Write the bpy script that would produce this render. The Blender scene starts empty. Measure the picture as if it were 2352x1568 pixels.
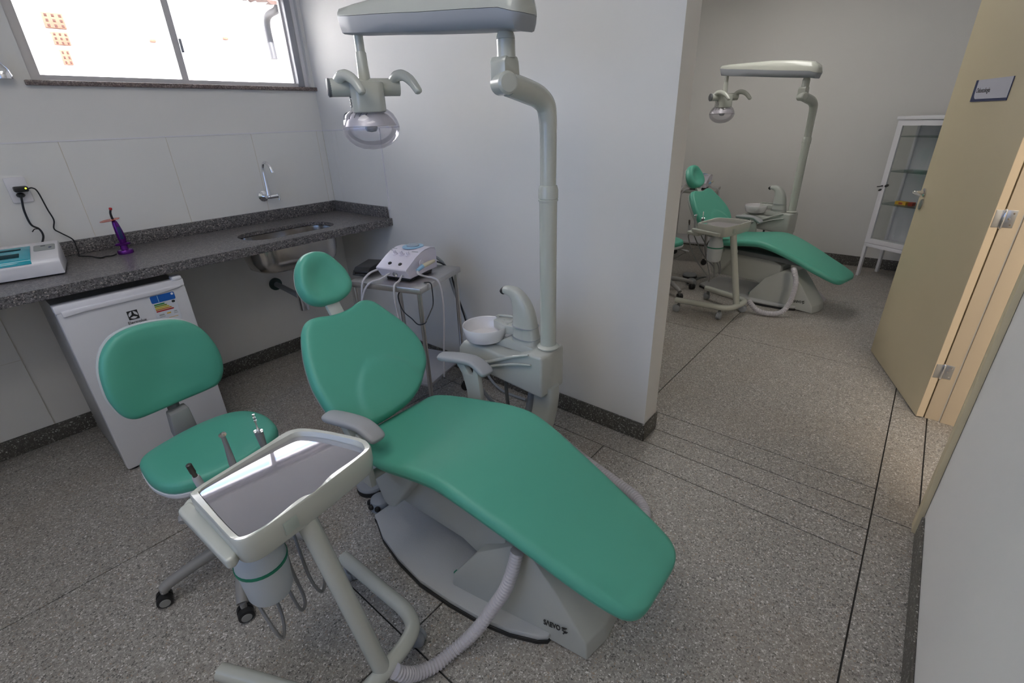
import bpy, bmesh, math, random
from mathutils import Vector, Matrix
random.seed(7)
C = bpy.context.scene.collection
PI = math.pi

# ------------------------------------------------------------------ camera
cam = bpy.data.cameras.new('camera'); cam.sensor_width = 36.0; cam.lens = 16.757; cam.clip_start = 0.02
co = bpy.data.objects.new('camera', cam); C.objects.link(co)
yaw, pit, rol = math.radians(49.469), math.radians(-24.8925), math.radians(-1.992)
fwd = Vector((math.sin(yaw)*math.cos(pit), math.cos(yaw)*math.cos(pit), math.sin(pit)))
r0 = Vector((math.cos(yaw), -math.sin(yaw), 0)); u0 = r0.cross(fwd)
rr = r0*math.cos(rol) + u0*math.sin(rol); uu = -r0*math.sin(rol) + u0*math.cos(rol)
mw = Matrix((rr, uu, -fwd)).transposed().to_4x4(); mw.translation = (0, 0, 1.6)
co.matrix_world = mw
bpy.context.scene.camera = co

# ------------------------------------------------------------------ light and exposure
sc = bpy.context.scene
sc.view_settings.view_transform = 'Standard'; sc.view_settings.look = 'None'
sc.view_settings.gamma = 1.0; sc.view_settings.use_curve_mapping = False
sc.cycles.sample_clamp_indirect = 0
sc.view_settings.exposure = -0.36
w = bpy.data.worlds.new('sky'); sc.world = w; w.use_nodes = True
bg = w.node_tree.nodes['Background']
bg.inputs[0].default_value = (0.36, 0.55, 1.0, 1); bg.inputs[1].default_value = 3.3

def sun(name, rot, energy, col, ang=0.5):
    l = bpy.data.lights.new(name, 'SUN'); l.energy = energy; l.color = col; l.angle = math.radians(ang)
    o = bpy.data.objects.new(name, l); C.objects.link(o); o.rotation_euler = rot
sun('sun', (math.radians(40), 0, math.radians(-12)), 90.0, (1, .95, .94))

def area(name, loc, rot, sx, sy, energy, col, portal=False):
    l = bpy.data.lights.new(name, 'AREA'); l.shape = 'RECTANGLE'; l.size = sx; l.size_y = sy
    l.energy = energy; l.color = col
    o = bpy.data.objects.new(name, l); C.objects.link(o); o.location = loc; o.rotation_euler = rot
    if portal: l.cycles.is_portal = True
    return o
# daylight portals in the two window openings and the added left one (they only guide the sky's light)
area('window_portal', (1.29, 3.64, 2.14), (PI/2, 0, PI), 1.48, 0.56, 1, (1, 1, 1), True)
area('window_portal', (4.40, 3.64, 2.14), (PI/2, 0, PI), 1.48, 0.56, 1, (1, 1, 1), True)
area('window_portal', (-1.66, 1.35, 1.70), (PI/2, 0, -PI/2), 2.3, 1.4, 1, (1, 1, 1), True)
# unseen fill lights added under the ceiling; the last is the corridor's lamp
area('unseen_ceiling_light', (0.10, 1.50, 2.90), (0, 0, 0), 1.2, 0.6, 13, (1, .96, .91))
area('unseen_ceiling_light', (-0.50, .30, 2.90), (0, 0, 0), 1.2, 0.6, 12, (1, .96, .91))
area('unseen_ceiling_light', (4.60, 1.35, 2.90), (0, 0, 0), 1.2, 0.6, 20, (1, .97, .93))
area('unseen_ceiling_light', (1.3, -1.15, 2.80), (0, 0, 0), 1.2, 0.3, 70, (1, .90, .78))

# ------------------------------------------------------------------ materials
def lin(c):
    return tuple((v/255/12.92 if v/255 <= .04045 else ((v/255+.055)/1.055)**2.4) for v in c)
MATS = {}
def M(name, rgb, rough=.5, metal=0., noise=.04, scale=9., bump=0., bscale=200., coat=0., spec=.5, trans=0., emis=None, alpha=None):
    if name in MATS: return MATS[name]
    m = bpy.data.materials.new(name); m.use_nodes = True; nt = m.node_tree; n = nt.nodes; b = n['Principled BSDF']
    col = rgb if max(rgb) <= 1.0 else lin(rgb)
    tc = n.new('ShaderNodeTexCoord'); nz = n.new('ShaderNodeTexNoise'); nz.inputs['Scale'].default_value = scale
    nz.inputs['Detail'].default_value = 4; nt.links.new(tc.outputs['Object'], nz.inputs['Vector'])
    mr = n.new('ShaderNodeMapRange'); mr.inputs[3].default_value = 1-noise; mr.inputs[4].default_value = 1+noise
    nt.links.new(nz.outputs[0], mr.inputs[0])
    mx = n.new('ShaderNodeMix'); mx.data_type = 'RGBA'; mx.blend_type = 'MULTIPLY'; mx.inputs[0].default_value = 1
    mx.inputs[6].default_value = (*col, 1); nt.links.new(mr.outputs[0], mx.inputs[7])
    nt.links.new(mx.outputs[2], b.inputs['Base Color'])
    b.inputs['Roughness'].default_value = rough; b.inputs['Metallic'].default_value = metal
    b.inputs['Coat Weight'].default_value = coat; b.inputs['Specular IOR Level'].default_value = spec
    b.inputs['Transmission Weight'].default_value = trans
    if emis: b.inputs['Emission Color'].default_value = (*emis[0], 1); b.inputs['Emission Strength'].default_value = emis[1]
    if bump:
        n2 = n.new('ShaderNodeTexNoise'); n2.inputs['Scale'].default_value = bscale; n2.inputs['Detail'].default_value = 3
        nt.links.new(tc.outputs['Object'], n2.inputs['Vector'])
        bp = n.new('ShaderNodeBump'); bp.inputs['Strength'].default_value = bump; bp.inputs['Distance'].default_value = .002
        nt.links.new(n2.outputs[0], bp.inputs['Height']); nt.links.new(bp.outputs[0], b.inputs['Normal'])
    MATS[name] = m; return m

def thin_glass(name, tint, gloss=.9, rough=.02, base=.04, milky=0.):
    m = bpy.data.materials.new(name); m.use_nodes = True; nt = m.node_tree; n = nt.nodes
    n.remove(n['Principled BSDF']); out = n['Material Output']
    tr = n.new('ShaderNodeBsdfTransparent'); tr.inputs[0].default_value = (*tint, 1)
    gl = n.new('ShaderNodeBsdfGlossy'); gl.inputs['Roughness'].default_value = rough
    lw = n.new('ShaderNodeLayerWeight'); lw.inputs[0].default_value = .35
    mr = n.new('ShaderNodeMapRange'); mr.inputs[3].default_value = base; mr.inputs[4].default_value = gloss
    nt.links.new(lw.outputs['Fresnel'], mr.inputs[0])
    ms = n.new('ShaderNodeMixShader'); nt.links.new(mr.outputs[0], ms.inputs[0])
    nt.links.new(gl.outputs[0], ms.inputs[2])
    if milky:
        df = n.new('ShaderNodeBsdfDiffuse'); df.inputs[0].default_value = (.8, .8, .86, 1)
        m2 = n.new('ShaderNodeMixShader'); m2.inputs[0].default_value = milky
        nt.links.new(tr.outputs[0], m2.inputs[1]); nt.links.new(df.outputs[0], m2.inputs[2])
        nt.links.new(m2.outputs[0], ms.inputs[1])
    else:
        nt.links.new(tr.outputs[0], ms.inputs[1])
    nt.links.new(ms.outputs[0], out.inputs[0]); MATS[name] = m; return m

def chips(name, scale, ramp, cement, edge=.07, rough=.5, stain=.0, staincol=(.3, .2, .12), bump=.15):
    """terrazzo or granite: voronoi chips in a cement ground"""
    m = bpy.data.materials.new(name); m.use_nodes = True; nt = m.node_tree; n = nt.nodes; b = n['Principled BSDF']
    tc = n.new('ShaderNodeTexCoord')
    nz = n.new('ShaderNodeTexNoise'); nz.inputs['Scale'].default_value = scale*.9
    nt.links.new(tc.outputs['Object'], nz.inputs['Vector'])
    wv = n.new('ShaderNodeMix'); wv.data_type = 'RGBA'; wv.blend_type = 'LINEAR_LIGHT'; wv.inputs[0].default_value = .006
    nt.links.new(tc.outputs['Object'], wv.inputs[6]); nt.links.new(nz.outputs[1], wv.inputs[7])
    v1 = n.new('ShaderNodeTexVoronoi'); v1.inputs['Scale'].default_value = scale; v1.inputs['Randomness'].default_value = 1
    v2 = n.new('ShaderNodeTexVoronoi'); v2.feature = 'DISTANCE_TO_EDGE'; v2.inputs['Scale'].default_value = scale
    for v in (v1, v2): nt.links.new(wv.outputs[2], v.inputs['Vector'])
    sp = n.new('ShaderNodeSeparateColor'); nt.links.new(v1.outputs['Color'], sp.inputs[0])
    cr = n.new('ShaderNodeValToRGB'); cr.color_ramp.interpolation = 'CONSTANT'
    e = cr.color_ramp.elements
    e[0].position = 0; e[0].color = (*ramp[0][1], 1); e[1].position = ramp[1][0]; e[1].color = (*ramp[1][1], 1)
    for p, c in ramp[2:]:
        x = e.new(p); x.color = (*c, 1)
    nt.links.new(sp.outputs[0], cr.inputs[0])
    gt = n.new('ShaderNodeMapRange'); gt.inputs[1].default_value = edge*.5; gt.inputs[2].default_value = edge*1.5
    # chip size varies from cell to cell
    ad = n.new('ShaderNodeMath'); ad.operation = 'MULTIPLY_ADD'; ad.inputs[1].default_value = -.16; 
    nt.links.new(sp.outputs[1], ad.inputs[0]); nt.links.new(v2.outputs['Distance'], ad.inputs[2])
    nt.links.new(ad.outputs[0], gt.inputs[0])
    mx = n.new('ShaderNodeMix'); mx.data_type = 'RGBA'; mx.inputs[6].default_value = (*cement, 1)
    nt.links.new(gt.outputs[0], mx.inputs[0]); nt.links.new(cr.outputs[0], mx.inputs[7])
    last = mx.outputs[2]
    if stain:
        n3 = n.new('ShaderNodeTexNoise'); n3.inputs['Scale'].default_value = 1.3; n3.inputs['Detail'].default_value = 5
        nt.links.new(tc.outputs['Object'], n3.inputs['Vector'])
        r3 = n.new('ShaderNodeMapRange'); r3.inputs[1].default_value = .5; r3.inputs[2].default_value = .72; r3.inputs[4].default_value = stain
        nt.links.new(n3.outputs[0], r3.inputs[0])
        mm = n.new('ShaderNodeMix'); mm.data_type = 'RGBA'; mm.inputs[7].default_value = (*staincol, 1)
        nt.links.new(r3.outputs[0], mm.inputs[0]); nt.links.new(last, mm.inputs[6]); last = mm.outputs[2]
    nt.links.new(last, b.inputs['Base Color']); b.inputs['Roughness'].default_value = rough
    bp = n.new('ShaderNodeBump'); bp.inputs['Strength'].default_value = bump; bp.inputs['Distance'].default_value = .001
    nt.links.new(gt.outputs[0], bp.inputs['Height']); nt.links.new(bp.outputs[0], b.inputs['Normal'])
    MATS[name] = m; return m

terrazzo = chips('terrazzo', 185, [(0, (.11, .105, .10)), (.14, (.29, .275, .255)), (.40, (.42, .40, .37)), (.66, (.56, .54, .51)), (.82, (.36, .28, .21)), (.87, (.19, .18, .17)), (.92, (.76, .74, .72))],
                 (.30, .28, .25), edge=.03, rough=.42, stain=.35, staincol=(.30, .24, .18))
base_terr = chips('dark_terrazzo', 150, [(0, (.085, .08, .07)), (.40, (.14, .13, .115)), (.70, (.22, .21, .19)), (.88, (.50, .49, .46))], (.08, .075, .065), edge=.05, rough=.5)
granite = chips('grey_granite', 190, [(0, (.035, .033, .033)), (.22, (.12, .115, .115)), (.5, (.20, .19, .19)), (.76, (.32, .30, .295)), (.93, (.46, .40, .36))], (.10, .095, .095), edge=.01, rough=.28, bump=.03)
sill_gran = chips('brown_granite', 170, [(0, (.10, .08, .075)), (.4, (.22, .17, .15)), (.75, (.32, .27, .25))], (.16, .12, .11), edge=.01, rough=.4, bump=.03)
paint = M('wall_paint', (.77, .757, .728), .75, noise=.015, scale=2.5, bump=.08, bscale=60)
tilew = M('white_panel', (.78, .775, .75), .35, noise=.015, scale=3)
ceilm = M('ceiling_paint', (.80, .79, .76), .9, noise=.01)
grout = M('grout', (.66, .62, .53), .9)
black = M('black_plastic', (.012, .012, .013), .45)
joint = M('joint_strip', (.02, .02, .02), .5)
green = M('green_vinyl', (.088, .385, .278), .42, noise=.03, scale=5, bump=.04, bscale=500)
shell = M('pale_grey_plastic', (.47, .485, .45), .32, noise=.015, coat=.25)
shell2 = M('painted_tube', (.50, .515, .46), .25, noise=.015, coat=.5)
bluegrey = M('blue_grey_plastic', (.30, .32, .345), .45, noise=.02)
armgrey = M('armrest_grey', (.36, .37, .385), .42, noise=.02)
darkgrey = M('dark_grey_plastic', (.13, .14, .145), .45)
stoolgrey = M('stool_grey', (.27, .265, .26), .45)
whitepl = M('white_plastic', (.76, .75, .78), .3, noise=.01, coat=.2)
whitemet = M('white_metal', (.80, .79, .82), .35, noise=.01)
fridgew = M('fridge_white', (.66, .66, .68), .35, noise=.01)
lilac = M('lilac_white_plastic', (.74, .70, .80), .28, noise=.01, coat=.3)
steel = M('brushed_steel', (.62, .60, .58), .3, metal=1, noise=.08, scale=30)
mirror = M('tray_steel', (.80, .78, .84), .035, metal=1, noise=.02, scale=6)
chrome = M('chrome', (.82, .82, .84), .08, metal=1, noise=.01)
satin = M('satin_metal', (.55, .55, .55), .35, metal=1)
porcelain = M('porcelain', (.78, .76, .77), .12, noise=.01, coat=.5)
beige = M('beige_door_paint', (.64, .55, .36), .5, noise=.02, scale=4)
jambm = M('beige_jamb_paint', (.70, .56, .38), .5, noise=.02, scale=4)
alu = M('window_aluminium', (.62, .60, .60), .4, noise=.02)
alud = M('window_aluminium_dark', (.33, .34, .37), .4, noise=.02)  # darker grey aluminium for the latch and track
hosegrey = M('grey_hose', (.20, .20, .20), .4)
hosewhite = M('ribbed_hose', (.55, .53, .56), .4)
purple = M('purple_metal', (.13, .015, .22), .22, metal=.6)
red = M('red_plastic', (.55, .03, .03), .3)
orange_shield = M('orange_shield', (.60, .10, .05), .2)
teal = M('teal_plastic', (.0, .36, .46), .15, noise=.02, coat=.6)
tealdk = M('teal_window', (.0, .045, .06), .5, spec=.2)
paleblue = M('pale_blue_plastic', (.30, .52, .72), .3)
cream = M('cream_plastic', (.68, .62, .46), .35)
greenband = M('green_band', (.01, .20, .11), .4)
bottlem = M('bottle_plastic', (.60, .64, .66), .3, noise=.02, trans=.25)
blueprint = M('blue_print', (.01, .11, .42), .4)
navy = M('navy_print', (.015, .03, .12), .4)
signw = M('sign_white', (.62, .62, .70), .3)
ink = M('ink', (.02, .02, .02), .5)
greyprint = M('grey_print', (.34, .36, .35), .4)
yellowbox = M('yellow_card', (.75, .42, .03), .5)
redcard = M('red_card', (.45, .06, .03), .5)
clay = M('clay_brick', (.12, .05, .03), .9, noise=.2, scale=20)
brickhole = M('brick_hole', (.03, .008, .004), .9)
plaster = M('sunlit_plaster', (.80, .79, .78), .95, noise=.03)
rooftile = M('clay_roof_tile', (.055, .03, .024), .9, noise=.3, scale=12)
pipegrey = M('pvc_grey', (.03, .03, .033), .5)
groundm = M('yard_ground', (.35, .31, .26), .95, noise=.1)
pane_m = thin_glass('window_glass', (.97, .98, .98), gloss=.8)
cab_glass = thin_glass('cabinet_glass', (.99, 1, .995), gloss=.4, base=.01)
shelf_glass = thin_glass('shelf_glass', (.80, .90, .87), gloss=.7, base=.05)
clearpc = thin_glass('clear_polycarbonate', (.93, .92, .95), gloss=.5, rough=.05, base=.04, milky=.08)
led = M('led_yellow', (.6, .6, .1), .3, emis=((.75, .9, .05), 3))

# ------------------------------------------------------------------ object helpers
ORG = {}
def org(p):
    while p is not None and p.parent is not None: p = p.parent
    return ORG.get(p.name, Vector((0, 0, 0))) if p is not None else Vector((0, 0, 0))
def link(name, me, mat, parent=None, smooth=35, kind=None, label=None):
    me.materials.append(mat)
    if smooth:
        me.shade_smooth(); me.set_sharp_from_angle(angle=math.radians(smooth))
    o = bpy.data.objects.new(name, me); C.objects.link(o)
    if parent is not None:
        d = org(parent)
        if d.length: me.transform(Matrix.Translation(-d))
        o.parent = parent
    if kind: o['kind'] = kind
    if label: o['label'] = label
    return o
def thing(name, label, cat, loc, group=None):
    o = bpy.data.objects.new(name, None); C.objects.link(o); o.empty_display_size = .05
    o.location = loc; ORG[o.name] = Vector(loc)
    o['label'] = label; o['category'] = cat
    if group: o['group'] = group
    return o
def tag(o, label, cat, group=None):
    o['label'] = label; o['category'] = cat
    if group: o['group'] = group
    return o
def from_bm(bm, name='m'):
    bmesh.ops.recalc_face_normals(bm, faces=bm.faces[:])
    me = bpy.data.meshes.new(name); bm.to_mesh(me); bm.free(); return me
def raw(name, vs, fs, mat, parent=None, smooth=35, **k):
    me = bpy.data.meshes.new(name); me.from_pydata([tuple(v) for v in vs], [], fs)
    bm = bmesh.new(); bm.from_mesh(me); bmesh.ops.recalc_face_normals(bm, faces=bm.faces[:]); bm.to_mesh(me); bm.free()
    return link(name, me, mat, parent, smooth, **k)
def bevel_all(bm, off, seg=2, ang=20):
    ed = [e for e in bm.edges if len(e.link_faces) == 2 and e.calc_face_angle(0) > math.radians(ang)]
    if off > 0: bmesh.ops.bevel(bm, geom=ed, offset=off, segments=seg, profile=.5, affect='EDGES', clamp_overlap=True)
def bm_box(mn, mx):
    bm = bmesh.new(); r = bmesh.ops.create_cube(bm, size=1)
    for v in bm.verts:
        v.co = Vector([mn[i] + (mx[i]-mn[i])*(v.co[i]+.5) for i in range(3)])
    return bm
def box(name, mn, mx, mat, parent=None, bev=.003, seg=2, xf=None, **k):
    bm = bm_box(mn, mx); bevel_all(bm, bev, seg)
    if xf is not None: bmesh.ops.transform(bm, matrix=xf, verts=bm.verts[:])
    return link(name, from_bm(bm, name), mat, parent, **k)
def prism(name, pts, h0, h1, mat, parent=None, bev=.003, seg=2, xf=None, axis='z', top_scale=1., **k):
    """outline extruded; axis z: pts are (x,y); axis x: pts are (y,z)"""
    bm = bmesh.new(); n = len(pts)
    def P(p, h):
        return (p[0], p[1], h) if axis == 'z' else ((h, p[0], p[1]) if axis == 'x' else (p[0], h, p[1]))
    a = [bm.verts.new(P(p, h0)) for p in pts]
    cx = sum(p[0] for p in pts)/n; cy = sum(p[1] for p in pts)/n
    b = [bm.verts.new(P((cx+(p[0]-cx)*top_scale, cy+(p[1]-cy)*top_scale), h1)) for p in pts]
    bm.faces.new(a[::-1]); bm.faces.new(b)
    for i in range(n): bm.faces.new((a[i], a[(i+1) % n], b[(i+1) % n], b[i]))
    bmesh.ops.recalc_face_normals(bm, faces=bm.faces[:])
    bevel_all(bm, bev, seg)
    if xf is not None: bmesh.ops.transform(bm, matrix=xf, verts=bm.verts[:])
    return link(name, from_bm(bm, name), mat, parent, **k)
def hull(name, pts, mat, parent=None, bev=.006, seg=2, **k):
    bm = bmesh.new()
    for p in pts: bm.verts.new(p)
    r = bmesh.ops.convex_hull(bm, input=bm.verts[:])
    bmesh.ops.delete(bm, geom=list({v for v in r['geom_interior'] if isinstance(v, bmesh.types.BMVert)} | {v for v in bm.verts if not v.link_faces}), context='VERTS')
    bmesh.ops.dissolve_limit(bm, angle_limit=math.radians(3), verts=bm.verts[:], edges=bm.edges[:])
    bevel_all(bm, bev, seg, 12)
    return link(name, from_bm(bm, name), mat, parent, **k)
def catmull(pts, sub, closed=False):
    P = [Vector(p) for p in pts]; n = len(P); out = []
    rng = n if closed else n-1
    for i in range(rng):
        if closed: p0, p1, p2, p3 = P[i-1], P[i], P[(i+1) % n], P[(i+2) % n]
        else:
            p1, p2 = P[i], P[i+1]; p0 = P[i-1] if i else p1*2-p2; p3 = P[i+2] if i+2 < n else p2*2-p1
        for s in range(sub):
            t = s/sub
            out.append(.5*((2*p1) + (p2-p0)*t + (2*p0-5*p1+4*p2-p3)*t*t + (3*p1-p0-3*p2+p3)*t**3))
    if not closed: out.append(P[-1])
    return out
def sweep(path, rad, seg=12, cap=True):
    n = len(path); vs, fs = [], []
    T = [(path[min(i+1, n-1)]-path[max(i-1, 0)]).normalized() for i in range(n)]
    up = Vector((0, 0, 1)) if abs(T[0].z) < .9 else Vector((1, 0, 0))
    N = T[0].cross(up).normalized()
    for i in range(n):
        N = (N - T[i]*N.dot(T[i])).normalized(); B = T[i].cross(N)
        r = rad[i] if isinstance(rad, (list, tuple)) else rad
        for k in range(seg):
            a = 2*PI*k/seg; vs.append(path[i] + (N*math.cos(a)+B*math.sin(a))*r)
    for i in range(n-1):
        for k in range(seg):
            a = i*seg+k; b = i*seg+(k+1) % seg; fs.append((a, b, b+seg, a+seg))
    if cap:
        fs.append(tuple(range(seg))[::-1]); fs.append(tuple((n-1)*seg+k for k in range(seg)))
    return vs, fs
def tube(name, pts, r, mat, parent=None, sub=6, seg=12, smooth_path=True, **k):
    P = catmull(pts, sub) if smooth_path and len(pts) > 2 else [Vector(p) for p in pts]
    if isinstance(r, (list, tuple)):
        m = len(r)-1; rad = []
        for i in range(len(P)):
            t = i/(len(P)-1)*m; j = min(int(t), m-1); rad.append(r[j]+(r[j+1]-r[j])*(t-j))
    else: rad = r
    vs, fs = sweep(P, rad, seg); return raw(name, vs, fs, mat, parent, 40, **k)
def ribbed(name, pts, r, mat, parent=None, pitch=.0115, **k):
    P = catmull(pts, 30); L = [0]
    for a, b in zip(P, P[1:]): L.append(L[-1]+(b-a).length)
    n = int(L[-1]/pitch)*4; out = []; rad = []; j = 0
    for i in range(n+1):
        s = L[-1]*i/n
        while j < len(L)-2 and L[j+1] < s: j += 1
        t = (s-L[j])/max(1e-9, L[j+1]-L[j]); out.append(P[j].lerp(P[j+1], t)); rad.append(r*(1.0 if i % 4 in (0, 1) else .83))
    vs, fs = sweep(out, rad, 12); return raw(name, vs, fs, mat, parent, 25, **k)
def lathe(name, prof, mat, parent=None, center=(0, 0, 0), axis=(0, 0, 1), seg=32, sx=1, sy=1, smooth=35, rotz=0, **k):
    vs, fs = [], []; n = len(prof)
    q = Vector((0, 0, 1)).rotation_difference(Vector(axis).normalized()).to_matrix()
    c = Vector(center); rz = Matrix.Rotation(rotz, 3, 'Z')
    for r, z in prof:
        for k2 in range(seg):
            a = 2*PI*k2/seg; vs.append(c + q @ (rz @ Vector((r*math.cos(a)*sx, r*math.sin(a)*sy, z))))
    for i in range(n-1):
        for k2 in range(seg):
            a = i*seg+k2; b = i*seg+(k2+1) % seg; fs.append((a, b, b+seg, a+seg))
    if prof[0][0] > 1e-6: fs.append(tuple(range(seg))[::-1])
    if prof[-1][0] > 1e-6: fs.append(tuple((n-1)*seg+k2 for k2 in range(seg)))
    me = bpy.data.meshes.new(name); me.from_pydata([tuple(v) for v in vs], [], fs)
    bm = bmesh.new(); bm.from_mesh(me); bmesh.ops.remove_doubles(bm, verts=bm.verts[:], dist=1e-6)
    bmesh.ops.recalc_face_normals(bm, faces=bm.faces[:]); bm.to_mesh(me); bm.free()
    return link(name, me, mat, parent, smooth, **k)
def pillow(name, outline, nrm, prof, mat, parent=None, sub=5, bulge=None, **k):
    """cushion: a closed 3-D outline, rings (scale, height along the normal) from back to front"""
    P = catmull(outline, sub, True); n = len(P); c = sum(P, Vector())/n; nrm = Vector(nrm).normalized()
    vs, fs = [], []
    for s, h in prof:
        for p in P:
            q = c+(p-c)*s+nrm*h
            if bulge: q = q+nrm*bulge(q, s)
            vs.append(q)
    m = len(prof)
    for i in range(m-1):
        for j in range(n):
            a = i*n+j; b = i*n+(j+1) % n; fs.append((a, b, b+n, a+n))
    vs.append(c+nrm*prof[0][1]); vs.append(c+nrm*prof[-1][1]+(nrm*bulge(c, 0) if bulge else Vector()))
    for j in range(n):
        fs.append((j, (j+1) % n, len(vs)-2)); fs.append(((m-1)*n+j, (m-1)*n+(j+1) % n, len(vs)-1))
    return raw(name, vs, fs, mat, parent, 60, **k)
def loft(name, rings, mat, parent=None, smooth=40, cap=True, **k):
    n = len(rings[0]); vs = [p for r in rings for p in r]; fs = []
    for i in range(len(rings)-1):
        for j in range(n):
            a = i*n+j; b = i*n+(j+1) % n; fs.append((a, b, b+n, a+n))
    if cap:
        fs.append(tuple(range(n))[::-1]); fs.append(tuple((len(rings)-1)*n+j for j in range(n)))
    return raw(name, vs, fs, mat, parent, smooth, **k)
def letters(name, text, size, loc, xdir, ydir, mat, parent=None, align='LEFT', thick=.0004, sx=1., bold=0.):
    cu = bpy.data.curves.new(name, 'FONT'); cu.body = text; cu.size = size; cu.align_x = align; cu.extrude = thick; cu.offset = bold
    cu.materials.append(mat)
    tmp = bpy.data.objects.new('tmp', cu); C.objects.link(tmp)
    me = bpy.data.meshes.new_from_object(tmp.evaluated_get(bpy.context.evaluated_depsgraph_get()))
    bpy.data.objects.remove(tmp)
    o = bpy.data.objects.new(name, me); C.objects.link(o)
    x = Vector(xdir).normalized(); y = Vector(ydir); y = (y-x*y.dot(x)).normalized(); z = x.cross(y)
    m = Matrix((x*sx, y, z)).transposed().to_4x4(); m.translation = Vector(loc) - (org(parent) if parent else Vector())
    if parent is not None: o.parent = parent
    o.matrix_local = m
    return o
def copy_tree(o, parent=None):
    c = o.copy(); C.objects.link(c); c.parent = parent
    for ch in list(o.children): copy_tree(ch, c)
    return c
def rrect(x0, y0, x1, y1, r, n=5):
    out = []
    for cx, cy, a0 in ((x1-r, y1-r, 0), (x0+r, y1-r, 90), (x0+r, y0+r, 180), (x1-r, y0+r, 270)):
        for i in range(n+1):
            a = math.radians(a0+90*i/n); out.append((cx+r*math.cos(a), cy+r*math.sin(a)))
    return out
def structure(o): o['kind'] = 'structure'; return o

# ------------------------------------------------------------------ the room
XP, YN, XR, YS, ZC = 2.055, 3.515, 6.42, -.322, 2.95
fl = structure(box('floor', (-1.65, -2.3, -.08), (6.6, 3.7, -.006), joint, bev=0))
g = .0030
def panel(x0, y0, x1, y1): box('terrazzo_panel', (x0+g, y0+g, -.02), (x1-g, y1-g, 0), terrazzo, fl, bev=0)
ys = [-.165, .993, 2.163, 3.332, 3.7]
for xs in ([-1.65, -.795, .546, 1.888], [2.363, 3.707, 5.05, 6.24, 6.6]):
    for x0, x1 in zip(xs, xs[1:]):
        for y0, y1 in zip(ys, ys[1:]): panel(x0, y0, x1, y1)
for x0, x1 in zip([1.888, 2.055, 2.196], [2.055, 2.196, 2.363]):          # strips under and beside the partition
    panel(x0, -.165, x1, 2.163); panel(x0, 2.163, x1, 3.7)
for x0, x1 in zip([-1.65, 2.17, 6.6-3.36], [2.17, 3.24, 6.6]): panel(x0, -.323, x1, -.165)
for x0, x1 in zip([-1.65, .5, 2.17, 3.24, 4.9], [.5, 2.17, 3.24, 4.9, 6.6]): panel(x0, -2.3, x1, -.323)

def wall_plate(name, a0, a1, holes, z0, z1, d0, d1, axis, mat):
    """a wall with rectangular holes; axis 'x': runs along x with y from d0 to d1"""
    As = sorted({a0, a1, *[h[0] for h in holes], *[h[1] for h in holes]}); Zs = sorted({z0, z1, *[h[2] for h in holes], *[h[3] for h in holes]})
    bm = bmesh.new(); V = {}
    def v(i, k, d):
        key = (i, k, d)
        if key not in V:
            V[key] = bm.verts.new((As[i], (d0, d1)[d], Zs[k]) if axis == 'x' else ((d0, d1)[d], As[i], Zs[k]))
        return V[key]
    def solid(i, k):
        if not (0 <= i < len(As)-1 and 0 <= k < len(Zs)-1): return False
        am, zm = (As[i]+As[i+1])/2, (Zs[k]+Zs[k+1])/2
        return not any(h[0] < am < h[1] and h[2] < zm < h[3] for h in holes)
    for i in range(len(As)-1):
        for k in range(len(Zs)-1):
            if not solid(i, k): continue
            for d in (0, 1): bm.faces.new((v(i, k, d), v(i+1, k, d), v(i+1, k+1, d), v(i, k+1, d)))
            for di, dk, e in ((-1, 0, ((i, k), (i, k+1))), (1, 0, ((i+1, k), (i+1, k+1))), (0, -1, ((i, k), (i+1, k))), (0, 1, ((i, k+1), (i+1, k+1)))):
                if not solid(i+di, k+dk): bm.faces.new((v(*e[0], 0), v(*e[1], 0), v(*e[1], 1), v(*e[0], 1)))
    return structure(link(name, from_bm(bm, name), mat, smooth=0))
WB = wall_plate('wall_back', -1.65, 6.6, [(.547, 2.030, 1.852, 2.42), (3.66, 5.14, 1.852, 2.42)], 0, ZC, YN, YN+.15, 'x', paint)
WP = wall_plate('wall_partition', .85, YN, [], 0, ZC, XP, XP+.147, 'y', paint)
WR = wall_plate('wall_right', YS-.15, YN, [], 0, ZC, XR, XR+.15, 'y', paint)
WL = wall_plate('wall_left', -2.3, YN, [(.2, 2.5, 1.0, 2.4)], 0, ZC, -1.65, -1.5, 'y', paint)
WF = wall_plate('wall_front', -1.5, XR, [(2.174, 3.235, -.01, 2.16)], 0, ZC, YS-.15, YS, 'x', paint)
structure(box('wall_corridor', (-1.65, -2.4, 0), (6.6, -2.3, ZC), paint, bev=0))
structure(box('wall_corridor_end', (6.45, -2.3, 0), (6.6, YS-.15, ZC), paint, bev=0))
structure(box('ceiling', (-1.65, -2.4, ZC), (6.6, 3.7, ZC+.1), ceilm, bev=0))
# baseboards
def baseboard(name, mn, mx): return structure(box(name, mn, mx, base_terr, bev=.004))
baseboard('baseboard_back', (-1.5, YN-.010, 0), (XP, YN, .104))
baseboard('baseboard_partition', (XP-.010, .842, 0), (XP, YN-.01, .107))
baseboard('baseboard_partition_end', (XP-.010, .842, 0), (XP+.155, .85, .107))
baseboard('baseboard_partition_far', (XP+.147, .85, 0), (XP+.157, YN, .107))
baseboard('baseboard_right', (XR-.010, YS, 0), (XR, YN, .11))
baseboard('baseboard_back_far', (XP+.157, YN-.01, 0), (XR-.01, YN, .107))
baseboard('baseboard_front', (-1.5, YS, 0), (2.13, YS+.010, .107))
baseboard('baseboard_front_far', (3.30, YS, 0), (XR-.01, YS+.010, .107))
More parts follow.
